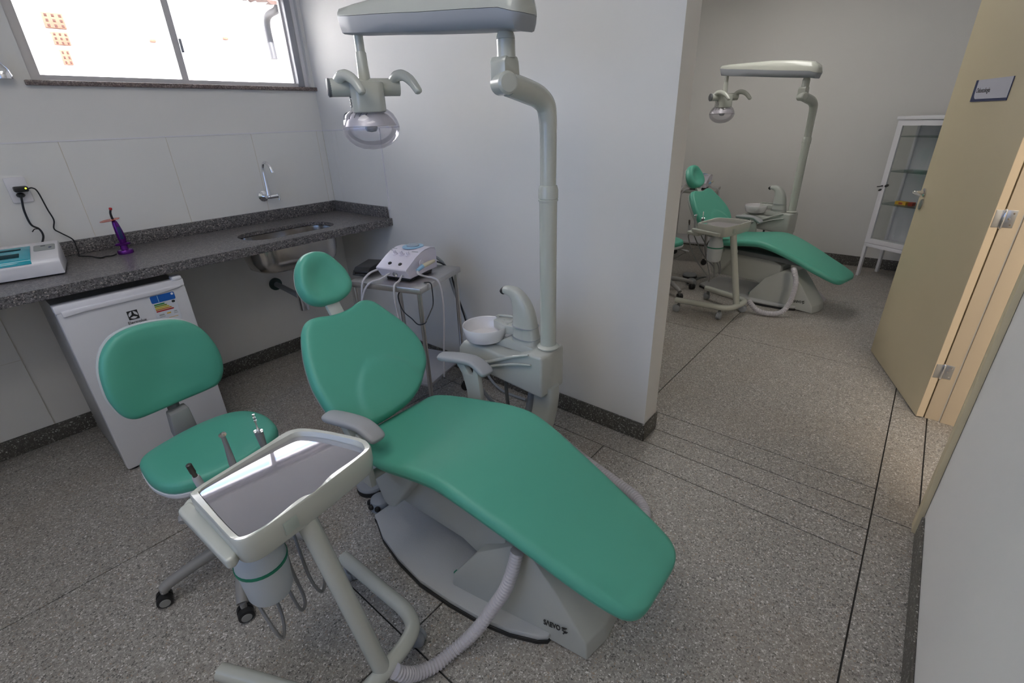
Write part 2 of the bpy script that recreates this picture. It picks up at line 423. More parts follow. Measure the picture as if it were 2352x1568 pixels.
# white wall panels (splash back above the counter, cladding under it): each its own piece
def panels(parent, y, xs_, z0, z1):
    for a, b in zip(xs_, xs_[1:]): box('wall_panel', (a+.0016, y-.006, z0), (b-.0016, y+.004, z1), tilew, parent, bev=.0008, seg=1)
box('grout_bed', (-1.5, YN-.0048, 1.0605), (XP-.004, YN+.002, 1.572), grout, WB, bev=0)
panels(WB, YN, [-1.42, -.93, -.44, .06, .553, 1.041, 1.533, 2.0, XP-.006], 1.062, 1.572)
box('panel_edge', (-1.5, YN-.008, 1.572), (XP-.004, YN+.002, 1.579), whitepl, WB, bev=0)
box('grout_bed', (-1.5, YN-.0048, .1055), (.051, YN+.002, .96), grout, WB, bev=0)
for z0, z1 in ((.106, .515), (.517, .955)): panels(WB, YN, [-1.42, -.93, -.44, .05], z0, z1)
box('grout_bed', (XP-.0048, 2.825, 1.0605), (XP+.002, YN-.004, 1.572), grout, WP, bev=0)
for a, b in ((2.829, 3.34), (3.342, 3.39), (3.392, YN-.007)): box('wall_panel', (XP-.006, a, 1.062), (XP+.004, b, 1.572), tilew, WP, bev=.0008, seg=1)
box('panel_edge', (XP-.008, 2.822, 1.062), (XP+.002, 2.829, 1.579), whitepl, WP, bev=0)
box('panel_edge', (XP-.008, 2.829, 1.572), (XP+.002, YN-.006, 1.579), whitepl, WP, bev=0)

# ------------------------------------------------------------------ windows
def window(name, x0, x1, z0, z1, y):
    fr = structure(wall_plate(name, x0, x1, [(x0+.035, x1-.045, z0+.022, z1-.03)], z0, z1, y, y+.07, 'x', alu))
    xm = (x0+x1)/2-.02
    for a, b, yy in ((x0+.012, xm+.017, y+.012), (xm-.017, x1-.02, y+.036)):
        hol = [(a+.036, b-.036, z0+.028, z1-.06)]
        s = wall_plate('sash', a, b, hol, z0+.006, z1-.01, yy, yy+.02, 'x', alu); s.parent = fr; del s['kind']
        p = box('pane', (a+.03, yy+.008, z0+.022), (b-.03, yy+.012, z1-.055), pane_m, s, bev=0)
    hd = box('latch', (xm+.02, y+.004, 2.02), (xm+.032, y+.02, 2.09), alud, fr, bev=.002)
    tr = box('track', (x1-.048, y-.012, z0+.004), (x1-.008, y+.01, z1), alud, fr, bev=.002)
    return fr
window('window_1', .547, 2.0, 1.853, 2.42, YN+.03)
def added_side_window():  # unseen window added in the left wall to let bluish daylight in
    fr = structure(wall_plate('added_window_3', .2, 2.5, [(.24, 1.33, 1.04, 2.36), (1.37, 2.46, 1.04, 2.36)], 1.0, 2.4, -1.60, -1.54, 'y', alu))
    for a, b in ((.235, 1.335), (1.365, 2.465)): box('pane', (-1.574, a, 1.035), (-1.570, b, 2.365), pane_m, fr, bev=0)
added_side_window()
window('window_2', 3.66, 5.14, 1.853, 2.42, YN+.03)
structure(box('trim_1', (.518, YN-.028, 1.830), (2.062, YN+.15, 1.8525), sill_gran, bev=.003))
structure(box('trim_2', (3.63, YN-.028, 1.830), (5.17, YN+.15, 1.8525), sill_gran, bev=.003))
structure(box('trim_3', (2.0, YN+.028, 1.853), (2.030, YN+.11, 2.42), whitemet, bev=.002))

# ------------------------------------------------------------------ outside the window
yard = structure(box('yard_ground', (-6, 3.7, -.3), (14, 12, -.1), groundm, bev=0))
nb = structure(box('neighbour_wall', (-5, 6.5, -.3), (9, 6.7, 4.2), plaster, bev=0))
for x, z, ww, h in ((1.25, 2.49, .15, .12), (1.27, 2.36, .12, .10), (1.285, 2.20, .07, .12), (2.05, 2.44, .05, .025), (2.78, 2.52, .05, .025)):
    b_ = bm_box((x, 6.46, z), (x+ww, 6.52, z+h)); bevel_all(b_, .004)
    br = link('brick', from_bm(b_), clay, nb)
    if ww > .06:
        nx = max(2, int(ww/.04))
        for i in range(nx):
            for j in range(3): box('brick_hole', (x+ww*(i+.3)/nx, 6.457, z+h*(j+.25)/3), (x+ww*(i+.7)/nx, 6.463, z+h*(j+.7)/3), brickhole, br, bev=0)
eave = structure(box('neighbour_roof', (2.98, 5.7, 2.78), (5.2, 6.5, 2.83), plaster, bev=0))
for i in range(9):
    for j in range(4):
        x = 3.02+i*.21; y0 = 5.66+j*.2
        vs, fs = sweep([Vector((x, y0, 2.845+j*.05)), Vector((x+.01, y0+.26, 2.875+j*.05))], .085, 10, True)
        raw('roof_tile', vs, fs, rooftile, eave)
dp = tube('downpipe', [(3.12, 5.75, 2.80), (3.10, 5.78, 2.74), (3.055, 5.95, 2.66), (3.05, 5.95, 2.3)], .035, pipegrey, seg=12)
tag(dp, 'grey rainwater downpipe under the tiled eave outside the window', 'downpipe')

# ------------------------------------------------------------------ door, frame
hx, hy = 3.183, -.271; fx, fy = 4.018, .022
dd = Vector((hx-fx, hy-fy, 0)).normalized(); nn = Vector((-.331, .944, 0)).normalized()
DX = Matrix((dd, nn, Vector((0, 0, 1)))).transposed().to_4x4(); DX.translation = (fx, fy, 0)   # local x: free edge -> hinge, y: towards the room's camera side, z up
DL = math.hypot(hx-fx, hy-fy)
door = structure(box('door_1', (0, -.035, .006), (DL, 0, 2.13), beige, bev=.002, xf=DX))
box('door_edge_band', (DL-.001, -.034, .008), (DL+.0015, -.001, 2.128), jambm, door, bev=0, xf=DX)
h = lathe('handle', [(0, 0), (.026, 0), (.026, .006), (.012, .010), (.010, .04), (0, .04)], chrome, door, DX @ Vector((.058, 0, 1.115)), nn)
tube('lever', [DX @ Vector((.058, .036, 1.115)), DX @ Vector((.05, .045, 1.115)), DX @ Vector((-.01+.058, .048, 1.113)), DX @ Vector((.058+.10, .046, 1.105))], [.009, .009, .009, .007], chrome, h)
lathe('lock_rose', [(0, 0), (.022, 0), (.022, .006), (.012, .008), (0, .008)], satin, door, DX @ Vector((.064, 0, 1.045)), nn, sy=1.5)
for z in (.30, 1.11, 1.92):
    hg = box('hinge', (DL-.001, -.034, z-.040), (DL+.004, -.006, z+.040), satin, door, bev=.001, xf=DX)
    lathe('hinge_knuckle', [(0, -.048), (.004, -.046), (.0065, -.042), (.0065, .042), (.004, .046), (0, .048)], chrome, hg, DX @ Vector((DL+.006, -.040, z)))
    box('hinge_leaf', (3.197, YS-.030, z-.040), (3.203, YS+.006, z+.040), satin, hg, bev=.001)
    for q in range(3):
        lathe('screw', [(0, 0), (.005, 0), (.004, .0015), (0, .0018)], chrome, hg, (3.197, YS-.020+.012*(q % 2), z-.026+.026*q), (-1, 0, 0), seg=12)
sg = thing('door_sign', 'small white and navy name plate fixed high on the beige door', 'sign', DX @ Vector((.45, .002, 1.66)))
box('plate', (.269, .0005, 1.611), (.634, .004, 1.712), navy, sg, bev=0, xf=DX)
pl = [(x, z) for x, z in [(.634, 1.623), (.634, 1.712), (.300, 1.712), (.300, 1.650)]+[(.300+.027*(1-math.cos(a)), 1.650-.027*math.sin(a)) for a in (.3, .6, .9, 1.2, 1.5707)]]
prism('sign_face', pl, .0038, .0055, signw, sg, bev=0, xf=DX, axis='y')
letters('lettering', 'Odontologia', .032, DX @ Vector((.31, .0058, 1.652)), dd, (0, 0, 1), ink, sg, sx=.88)
jb = structure(box('trim_4', (3.200, YS-.17, 0), (3.235, YS+.012, 2.16), jambm, bev=.002))
box('rebate', (3.190, YS-.17, 0), (3.201, YS-.056, 2.16), jambm, jb, bev=.002)
box('groove', (3.1995, YS-.054, 0), (3.2003, YS-.050, 2.16), grout, jb, bev=0)
structure(box('trim_5', (2.174, YS-.17, 0), (2.204, YS+.006, 2.16), jambm, bev=.002))
structure(box('trim_6', (2.174, YS-.17, 2.13), (3.235, YS+.006, 2.16), jambm, bev=.002))
structure(box('trim_7', (2.146, YS+.001, 0), (2.206, YS+.020, 2.19), beige, bev=.003))
structure(box('trim_8', (3.225, YS+.001, 0), (3.295, YS+.018, 2.19), beige, bev=.003))

# ------------------------------------------------------------------ counter with sink
CZ = 1.006; CY = 2.816
ct = thing('granite_countertop', 'long speckled grey granite countertop with low backsplash under the window', 'countertop', (0, 3.1, .957))
def slab_with_hole(name, outer, inner, z0, z1, mat, parent):
    bm = bmesh.new(); es = []
    for loop in (outer, inner):
        vv = [bm.verts.new((p[0], p[1], z1)) for p in loop]
        es += [bm.edges.new((vv[i], vv[(i+1) % len(vv)])) for i in range(len(vv))]
    bmesh.ops.triangle_fill(bm, use_beauty=True, use_dissolve=False, edges=es)
    r = bmesh.ops.extrude_face_region(bm, geom=bm.faces[:])
    bmesh.ops.translate(bm, vec=(0, 0, z0-z1), verts=[v for v in r['geom'] if isinstance(v, bmesh.types.BMVert)])
    return link(name, from_bm(bm, name), mat, parent, smooth=30)
sk = (1.14, 2.925, 1.725, 3.235)
slab_with_hole('slab', [(-1.5, CY), (XP-.001, CY), (XP-.001, YN-.001), (-1.5, YN-.001)], rrect(*sk, .13, 8), .984, CZ, granite, ct)
box('front_apron', (-1.5, CY, .957), (XP-.001, CY+.022, .9835), granite, ct, bev=.001)
box('back_upstand', (-1.5, YN-.024, CZ), (XP-.001, YN-.0065, 1.082), granite, ct, bev=.002)
box('end_upstand', (XP-.024, 2.845, CZ), (XP-.0065, YN-.024, 1.082), granite, ct, bev=.002)
sn = thing('steel_sink', 'oval stainless steel basin set under the granite counter', 'sink', (1.43, 3.09, .80))
rings = []
for s, z in ((1.03, .979), (1.0, .978), (.985, .94), (.965, .86), (.90, .805), (.75, .785), (.3, .778), (.10, .777)):
    cx, cy = (sk[0]+sk[2])/2, (sk[1]+sk[3])/2
    rings.append([Vector((cx+(p[0]-cx)*(1-(1-s)*.75), cy+(p[1]-cy)*s, z)) for p in rrect(*sk, .13, 8)])
bowl = loft('basin', rings, M('polished_steel', (.60, .57, .54), .17, metal=1, noise=.15, scale=14), sn, smooth=60, cap=False)
md = bowl.modifiers.new('thick', 'SOLIDIFY'); md.thickness = .004; md.offset = 1
lathe('drain_flange', [(0, .779), (.045, .779), (.045, .781), (.03, .782), (0, .780)], chrome, sn, (1.43, 3.09, 0))
dr = thing('drain_pipe', 'chrome and grey drain pipe under the sink running to the wall', 'pipe', (1.47, 3.2, .5))
tube('tailpiece', [(1.435, 3.10, .775), (1.435, 3.10, .70), (1.435, 3.10, .56)], .022, chrome, dr)
tube('trap', [(1.435, 3.10, .60), (1.435, 3.10, .46)], .031, chrome, dr, smooth_path=False, seg=16)
tube('waste_pipe', [(1.435, 3.10, .545), (1.445, 3.3, .555), (1.452, YN-.004, .562)], .019, bluegrey, dr)
lathe('wall_rose', [(0, 0), (.045, 0), (.045, .012), (.024, .02), (0, .02)], M('dark_rose', (.012, .04, .035), .4), dr, (1.452, YN-.0005, .562), (0, -1, 0), label='dark green pipe rose')
fc = thing('wall_faucet', 'chrome swan-neck tap on the white panels above the sink', 'faucet', (1.515, YN-.006, 1.18))
lathe('rose', [(0, 0), (.034, 0), (.034, .006), (.014, .014), (.014, .05), (0, .05)], chrome, fc, (1.515, YN-.0065, 1.178), (0, -1, 0))
tube('body', [(1.515, 3.475, 1.178), (1.515, 3.44, 1.178), (1.52, 3.42, 1.178), (1.575, 3.425, 1.178)], .013, chrome, fc)
tube('spout', [(1.518, 3.43, 1.178), (1.520, 3.43, 1.25), (1.522, 3.43, 1.35), (1.525, 3.415, 1.39), (1.532, 3.385, 1.395), (1.540, 3.36, 1.365), (1.545, 3.352, 1.335)], [.016, .010, .009, .009, .009, .009, .011], chrome, fc)
tube('handle', [(1.578, 3.425, 1.195), (1.582, 3.424, 1.182), (1.583, 3.424, 1.16), (1.581, 3.424, 1.15)], .007, chrome, fc)

vk = thing('flush_valve', 'chrome bell-shaped tap valve on the wall beside the window sill', 'valve', (.45, YN-.002, 1.89))
lathe('bell', [(0, -.05), (.034, -.048), (.036, -.035), (.028, .0), (.016, .012), (.013, .02), (0, .02)], chrome, vk, (.445, YN-.040, 1.90), (-.02, 0, 1))
lathe('stem', [(.010, 0), (.010, .025), (.012, .035), (.006, .05), (0, .05)], chrome, vk, (.445, YN-.040, 1.915), (-.03, 0, 1))
tube('wall_arm', [(.445, YN-.04, 1.885), (.445, YN-.02, 1.885), (.445, YN-.0005, 1.885)], .012, chrome, vk)

# outlet, charger, leads
ol = thing('wall_outlet', 'white square wall outlet plate on the panels at the counter', 'outlet', (.33, YN-.006, 1.36))
prism('cover_plate', rrect(.289, 1.299, .369, 1.421, .008), YN-.016, YN-.006, whitepl, ol, bev=.003, axis='y')
prism('socket_insert', rrect(.301, 1.335, .357, 1.385, .004), YN-.0185, YN-.0155, whitemet, ol, bev=.001, axis='y')
ad = thing('charger', 'small black plug-in charger with a lit green lamp and thin black lead', 'charger', (.335, YN-.03, 1.37))
prism('housing', rrect(.308, 1.352, .362, 1.378, .007), YN-.060, YN-.0186, black, ad, bev=.005, axis='y')
lathe('indicator', [(0, 0), (.004, 0), (.003, .0012), (0, .0015)], led, ad, (.352, YN-.0602, 1.368), (0, -1, 0), seg=12)
tube('lead', [(.362, YN-.045, 1.365), (.378, YN-.05, 1.366), (.392, YN-.045, 1.345), (.401, YN-.035, 1.257), (.408, YN-.03, 1.20), (.395, YN-.028, 1.157), (.415, YN-.028, 1.13), (.45, YN-.030, 1.090), (.452, YN-.035, 1.05), (.445, 3.45, 1.014), (.44, 3.426, 1.010), (.475, 3.36, 1.010), (.486, 3.31, 1.010), (.500, 3.262, 1.010), (.525, 3.275, 1.010), (.55, 3.262, 1.010), (.574, 3.283, 1.011)], .0032, black, ad, seg=8)
p2 = thing('black_plug', 'black mains plug with drooping black cable under the charger', 'plug', (.325, YN-.03, 1.338))
lathe('plug_body', [(0, 0), (.015, 0), (.017, .012), (.013, .028), (.008, .034), (0, .034)], black, p2, (.326, YN-.019, 1.3365), (0, -1, 0), sy=.75)
tube('cable', [(.326, YN-.05, 1.338), (.320, YN-.055, 1.315), (.311, 3.46, 1.261), (.313, 3.455, 1.196), (.335, 3.45, 1.170), (.338, 3.44, 1.136), (.315, 3.40, 1.100), (.300, 3.345, 1.075)], .0045, black, p2, seg=8)
tube('cable_tie', [(.332, 3.45, 1.171), (.318, 3.452, 1.172), (.305, 3.452, 1.160)], .0025, black, p2, seg=6)

# amalgamator
am = thing('amalgam_mixer', 'white countertop amalgam mixer with teal lid and grey keypad', 'appliance', (.2, 3.1, CZ))
fr_, ri = Vector((.318, 3.032, 0)), Vector((.98, -.19, 0)).normalized(); bk = Vector((.19, .98, 0)).normalized()
AM = Matrix((ri, bk, Vector((0, 0, 1)))).transposed().to_4x4(); AM.translation = fr_ + Vector((0, 0, CZ+.0006))
for a, b in ((-.36, .02), (-.36, .25), (-.02, .02), (-.02, .25)): lathe('foot', [(0, 0), (.012, 0), (.012, .006), (0, .006)], black, am, AM @ Vector((a, b, 0)), seg=14)
prism('housing', [(0, .005), (.0, .062), (.012, .082), (.20, .118), (.27, .120), (.29, .10), (.29, .005)], -.40, 0, whitepl, am, bev=.006, axis='x', xf=AM)
up = Vector((0, .188, .036)).normalized(); sl = Matrix((Vector((1, 0, 0)), up, Vector((1, 0, 0)).cross(up))).transposed().to_4x4(); sl.translation = (0, .012, .082)
AS = AM @ sl
prism('keypad', rrect(-.088, .105, -.010, .180, .010), .0, .0022, greyprint, am, bev=.001, xf=AS)
lathe('button', [(0, 0), (.005, 0), (.004, .0015), (0, .002)], navy, am, AS @ Vector((-.028, .135, .0022)), AS.to_3x3() @ Vector((0, 0, 1)), seg=14, sx=1.3)
box('display', (-.062, .158, .002), (-.045, .168, .003), darkgrey, am, bev=0, xf=AS)
lid = prism('lid', [(-.014, -.012), (-.004, .004), (.0, .008), (.17, .008), (.178, .002), (.17, -.002)], -.38, -.098, teal, am, bev=.002, axis='x', xf=AS)
box('lid_window', (-.22, .035, .0075), (-.135, .085, .0092), tealdk, lid, bev=.001, xf=AS)
box('lid_slot', (-.36, .125, .0075), (-.13, .145, .0092), tealdk, lid, bev=.001, xf=AS)

# curing light
cl = thing('curing_light', 'purple cordless curing light standing in its charging base with orange shield', 'curing light', (.613, 3.285, CZ))
cb = lathe('charging_base', [(0, .0006), (.036, .0006), (.037, .012), (.033, .020), (.018, .023), (.016, .045), (0, .045)], purple, cl, (.617, 3.285, CZ))
lathe('cradle', [(.012, .040), (.034, .046), (.036, .054), (.030, .057), (.012, .050)], purple, cl, (.617, 3.285, CZ), sx=1., sy=.55)
tube('handpiece', [(.620, 3.285, 1.052), (.622, 3.285, 1.085), (.620, 3.285, 1.125), (.617, 3.285, 1.165), (.615, 3.285, 1.184)], [.013, .019, .018, .014, .009], purple, cl, seg=16)
box('keypad', (.612, 3.264, 1.085), (.628, 3.269, 1.150), navy, cl, bev=.002)
lathe('shield', [(0, 0), (.040, .001), (.041, .003), (0, .004)], orange_shield, cl, (.600, 3.285, 1.185), (-.12, 0, 1), sx=1.1)
tube('light_guide', [(.614, 3.285, 1.184), (.613, 3.285, 1.205), (.614, 3.285, 1.222), (.618, 3.282, 1.236)], [.006, .0055, .005, .005], black, cl)
lathe('tip', [(0, -.006), (.006, -.005), (.0075, .001), (.006, .007), (0, .008)], red, cl, (.620, 3.281, 1.242), (.2, -.1, 1))

# ------------------------------------------------------------------ small fridge
fg = thing('compact_fridge', 'small white one-door fridge tucked under the granite counter', 'fridge', (.46, 3.1, 0))
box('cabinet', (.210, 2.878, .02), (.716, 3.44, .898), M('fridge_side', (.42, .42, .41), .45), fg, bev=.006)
fd = prism('door', rrect(.206, .012, .720, .885, .012), 2.830, 2.876, fridgew, fg, bev=.006, axis='y')
box('top_trim', (.204, 2.826, .880), (.720, 2.878, .918), whitemet, fd, bev=.006)
prism('handle_lip', [(.225, .862), (.30, .868), (.60, .868), (.70, .880), (.70, .890), (.225, .890)], 2.820, 2.834, whitemet, fd, bev=.003, axis='y')
box('hinge_cap', (.672, 2.822, .914), (.716, 2.872, .934), whitepl, fg, bev=.006)
for a, b in ((.24, 2.86), (.69, 2.86), (.24, 3.40), (.69, 3.40)): lathe('foot', [(0, 0), (.018, 0), (.015, .024), (0, .024)], black, fg, (a, b, 0), seg=14)
FY = 2.8296
em = box('emblem', (.447, FY-.0012, .774), (.490, FY+.001, .818), ink, fd, bev=0)
ec = (.4685, .796)
for a0, a1 in ((100, 200), (218, 318), (342, 442)):
    pts = [(ec[0]+.0185*math.cos(math.radians(a0+(a1-a0)*i/12)), ec[1]+.0185*math.sin(math.radians(a0+(a1-a0)*i/12))) for i in range(13)]
    m_ = math.radians((a0+a1)/2); pts.append((ec[0]+.0065*math.cos(m_), ec[1]+.0065*math.sin(m_)))
    prism('emblem_field', pts, FY-.0022, FY-.0008, fridgew, em, bev=0, axis='y')
letters('lettering', 'Electrolux', .0225, (.437, FY-.0008, .752), (1, 0, 0), (0, 0, 1), ink, fd, sx=.83)
prism('badge', rrect(.448, .734, .497, .746, .006), FY-.004, FY+.001, greyprint, fd, bev=.001, axis='y')
lb = prism('energy_label', rrect(.556, .715, .662, .862, .008), FY-.001, FY+.001, M('label_paper', (.64, .66, .70), .4), fd, bev=0, axis='y', label='printed energy label')
prism('label_head', rrect(.556, .824, .662, .862, .007), FY-.0016, FY-.0009, blueprint, lb, bev=0, axis='y')
box('label_divider', (.586, FY-.002, .826), (.589, FY-.0015, .860), paleblue, lb, bev=0)
lathe('label_seal', [(0, 0), (.006, 0), (0, .0006)], whitepl, lb, (.652, FY-.0016, .853), (0, -1, 0), seg=16)
for i, c in enumerate(((.01, .22, .03), (.22, .30, .02), (.62, .50, .02), (.60, .25, .02), (.45, .02, .02))):
    z = .815-i*.0088; x1 = .606+i*.008
    prism('energy_bar', [(.563, z-.0032), (x1, z-.0032), (x1+.004, z), (x1, z+.0032), (.563, z+.0032)], FY-.0016, FY-.0009, M('bar%d' % i, c, .5), lb, bev=0, axis='y')
prism('grade_mark', rrect(.640, .808, .655, .820, .005), FY-.0016, FY-.0009, ink, lb, bev=0, axis='y')
for (a, b, c, d) in ((.570, .756, .592, .763), (.570, .748, .594, .751), (.604, .758, .622, .764), (.636, .760, .650, .765), (.634, .752, .652, .755), (.606, .735, .648, .737)):
    box('print_line', (a, FY-.0015, b), (c, FY-.0009, d), greyprint if c < .6 or a > .63 else yellowbox, lb, bev=0)

# ------------------------------------------------------------------ dental chair
PIV = Vector((.97, .9, 0))
def make_chair():
    ch = thing('dental_chair', 'green reclined dental chair in the nearer bay beside the instrument cart', 'dental chair', PIV, 'green dental chairs')
    # floor plate
    left = [(.80, 1.52), (.796, 1.50), (.750, 1.39), (.722, 1.25), (.710, 1.105), (.721, .962), (.741, .829), (.772, .716), (.812, .628), (.835, .60)]
    plate = left + [(1.95-x, y) for x, y in reversed(left)]
    prism('base_rubber', [(.975+(x-.975)*1.012, y) for x, y in plate], 0, .018, black, ch, bev=.002)
    prism('base_plate', plate, .018, .040, M('hammered_paint', (.44, .45, .45), .38, bump=.35, bscale=260), ch, bev=.006)
    hs = hull('base_cover', [(.867, .470, .001), (.97, .452, .001), (1.083, .462, .001), (1.165, .53, .001), (1.19, .64, .001), 
                        (.875, .481, .062), (.97, .464, .062), (1.075, .474, .062), (1.155, .54, .065), (1.178, .65, .072),
                        (.772, .994, .041), (1.178, .994, .041), (.783, .995, .085), (1.167, .995, .085),
                        (.818, .895, .235), (1.125, .895, .235), (.850, .766, .325), (1.092, .766, .325), (.8625, .69, .322), (1.080, .69, .322), (.866, .60, .225), (1.075, .60, .225)], shell, ch, bev=.006)
    # beam and column under the seat
    prism('lift_arm', [(.80, .17), (.90, .14), (1.02, .175), (1.38, .155), (1.45, .22), (1.40, .32), (1.2, .40), (.95, .42), (.80, .36)], .865, 1.075, shell, ch, bev=.012, axis='x')
    prism('mount_bracket', [(1.185, .44), (1.46, .43), (1.47, .31), (1.42, .18), (1.39, .165), (1.35, .18), (1.19, .395)], .800, 1.14, shell, ch, bev=.014, seg=3, axis='x')
    box('junction_box', (.90, 1.02, .22), (1.16, 1.30, .40), shell, ch, bev=.010)
    box('seat_underframe', (.82, .62, .395), (1.12, 1.36, .44), darkgrey, ch, bev=.01)
    # seat and leg rest: one upholstered pad, lofted along its length
    st = [(.317, .950, 1.105, .316, .014), (.322, .915, 1.140, .322, .030), (.332, .887, 1.166, .330, .042), (.350, .866, 1.185, .340, .050), (.380, .850, 1.199, .353, .056), (.45, .826, 1.208, .386, .060), (.55, .803, 1.215, .428, .060), (.655, .781, 1.220, .476, .060), (.80, .752, 1.232, .532, .060),
          (.90, .738, 1.243, .560, .060), (.985, .732, 1.250, .570, .060), (1.09, .720, 1.246, .562, .060), (1.18, .710, 1.236, .548, .060), (1.26, .705, 1.222, .538, .060), (1.34, .712, 1.198, .532, .058), (1.40, .730, 1.168, .530, .054), (1.43, .752, 1.140, .526, .044), (1.445, .78, 1.11, .518, .024)]
    dense = catmull([Vector((a[0], a[1], a[2])) for a in st], 3); dz = catmull([Vector((a[3], a[4], 0)) for a in st], 3)
    rings = []
    for (y, xl, xr), (zt, th, _) in zip(dense, dz):
        r = min(.030, th*.5); ring = []
        for cx, cz, a0 in ((xr-r, zt-r, 0), (xl+r, zt-r, 90), (xl+r, zt-th+r, 180), (xr-r, zt-th+r, 270)):
            for i in range(6):
                a = math.radians(a0+18*i); ring.append(Vector((cx+r*math.cos(a), y, cz+r*math.sin(a))))
        # a slight crown across the top between the two upper corners
        rings.append(ring)
    loft('seat', rings, green, ch, smooth=60)
    # backrest
    bo = [(.75, .878), (.771, .904), (.8, .922), (.84, .924), (.885, .917), (.941, .914), (.995, .920), (1.04, .930), (1.077, .926), (1.107, .908), (1.137, .869), (1.182, .806), (1.205, .751), (1.208, .701), (1.186, .652), (1.141, .615), (1.091, .582), (1.017, .556), (.919, .545), (.823, .545), (.752, .572), (.705, .620), (.694, .703), (.702, .762), (.722, .823)]
    BP = lambda x, z: Vector((x, 1.40+(z-.52)*.8, z))
    bn = Vector((0, -1, .8)).normalized()
    outl = [BP(*p) for p in bo]
    def lumbar(q, s):
        d = ((q.x-.965)/.155)**2+((q.z-.585)/.150)**2
        return .010*max(0, min(1, (1.1-d)/.25)) if s < .96 else 0
    prof = [(.955, -.052), (.985, -.046), (1.0, -.034), (1.002, -.024), (.994, -.012), (.976, -.003), (.95, .003), (.915, .006), (.87, .007)]+[(.87*(1-i/14), .007-.001*(i/14)) for i in range(1, 14)]
    pillow('backrest', outl, bn, prof, green, ch, sub=4, bulge=lumbar)
    pillow('backrest_shell', outl, bn, [(.80, -.085), (.93, -.080), (.97, -.066), (.975, -.050), (.90, -.048)], shell, ch, sub=3)
    # headrest
    ho = [(.843, 1.085), (.867, 1.12), (.903, 1.143), (.95, 1.146), (.991, 1.13), (1.022, 1.092), (1.045, 1.049), (1.050, .998), (1.024, .963), (.968, .944), (.907, .943), (.862, .959), (.835, .990), (.828, 1.035)]
    hn = Vector((0, -1, .45)).normalized(); HP = lambda x, z: Vector((x, 1.79+(z-1.03)*.45, z))
    hprof = [(.90, -.055), (.96, -.048), (.992, -.036), (1.0, -.024), (.990, -.010), (.960, .002), (.91, .010), (.84, .0145), (.74, .015), (.62, .011), (.5, .005), (.38, .0), (.25, -.003), (.12, -.004)]
    pillow('headrest', [HP(*p) for p in ho], hn, hprof, green, ch, sub=4)
    pillow('headrest_shell', [HP(*p) for p in ho], hn, [(.7, -.078), (.88, -.072), (.95, -.055), (.85, -.05)], shell, ch, sub=3)
    prism('headrest_stem', [(.905, 0), (.965, 0), (.965, .20), (.905, .20)], -.058, -.035, shell, ch, bev=.006,
          xf=Matrix(((1, 0, 0, 0), (0, .57, -.82, 1.66), (0, .82, .57, .86), (0, 0, 0, 1))))
    # armrests: bent pad on a forked bracket
    for cl_, w, xb in (([(.668, 1.475, .650), (.672, 1.46, .652), (.712, 1.338, .652), (.722, 1.300, .640), (.729, 1.250, .612), (.729, 1.242, .606)], .070, .90),
                       ([(1.245, 1.500, .650), (1.249, 1.485, .652), (1.305, 1.355, .652), (1.308, 1.318, .640), (1.304, 1.262, .612), (1.303, 1.254, .606)], .076, 1.06)):
        rings = []
        for i, (x, y, z) in enumerate(cl_):
            e = .62 if i in (0, len(cl_)-1) else 1.0
            d = (Vector(cl_[min(i+1, len(cl_)-1)])-Vector(cl_[max(i-1, 0)])).normalized(); sd = Vector((0, 0, 1)).cross(d).normalized(); up_ = d.cross(sd)
            rings.append([Vector((x, y, z))+sd*(px*w/2*e)+up_*(pz*.017*e) for px, pz in ((1, -.3), (1, .45), (.8, 1), (-.8, 1), (-1, .45), (-1, -.3), (-.8, -1), (.8, -1))])
        pad = loft('armrest', rings, armgrey, ch, smooth=50)
        bvm = pad.modifiers.new('round', 'SUBSURF'); bvm.levels = 2; bvm.render_levels = 2
        for i_ in (1, 4):
            pass
        xm = cl_[2][0]-.012
        y_ = [(1.440, .634), (1.395, .575), (1.375, .50), (1.365, .40), (1.285, .40), (1.290, .50), (1.30, .612), (1.325, .622), (1.33, .59), (1.352, .588), (1.385, .634)]
        prism('armrest_bracket', y_, xm-.012, xm+.012, shell, ch, bev=.003, axis='x')
        tube('bracket_bar', [(xm, 1.325, .415), (xb, 1.325, .415)], .018, shell, ch, smooth_path=False)
    # maker's lettering on the side of the cover: same words and mark as printed
    nrm = Vector((-.9787, -.1791, .1001)).normalized(); p0 = Vector((.8491, .6262, .0700)); xd = Vector((.8601, .5691, .0754))-p0
    from mathutils.bvhtree import BVHTree
    bv = BVHTree.FromPolygons([v.co.copy() for v in hs.data.vertices], [tuple(p.vertices) for p in hs.data.polygons])
    def onto(p):
        h_ = bv.ray_cast(p-PIV+nrm*.1, -nrm, .3)
        return (h_[0]+PIV, h_[1]) if h_[0] is not None else (p, nrm)
    e0, n0 = onto(p0+xd*.5+Vector((0, 0, .012))); a0, _ = onto(p0); a1, _ = onto(p0+xd)
    nrm = n0 if n0.x < 0 else -n0; xd = a1-a0; p0 = a0+nrm*.001
    yd = Vector((.0024, 0, .0220)); yd = yd-nrm*yd.dot(nrm); xd = xd-nrm*xd.dot(nrm)
    letters('lettering', 'S\u039bEVO', .0285, p0+nrm*.0016, xd, yd, ink, hs, thick=.0004, sx=.70, bold=.0007)
    xu, yu = xd.normalized(), (yd-xd.normalized()*yd.dot(xd.normalized())).normalized(); q0 = p0+xd+xu*.017+yu*.009
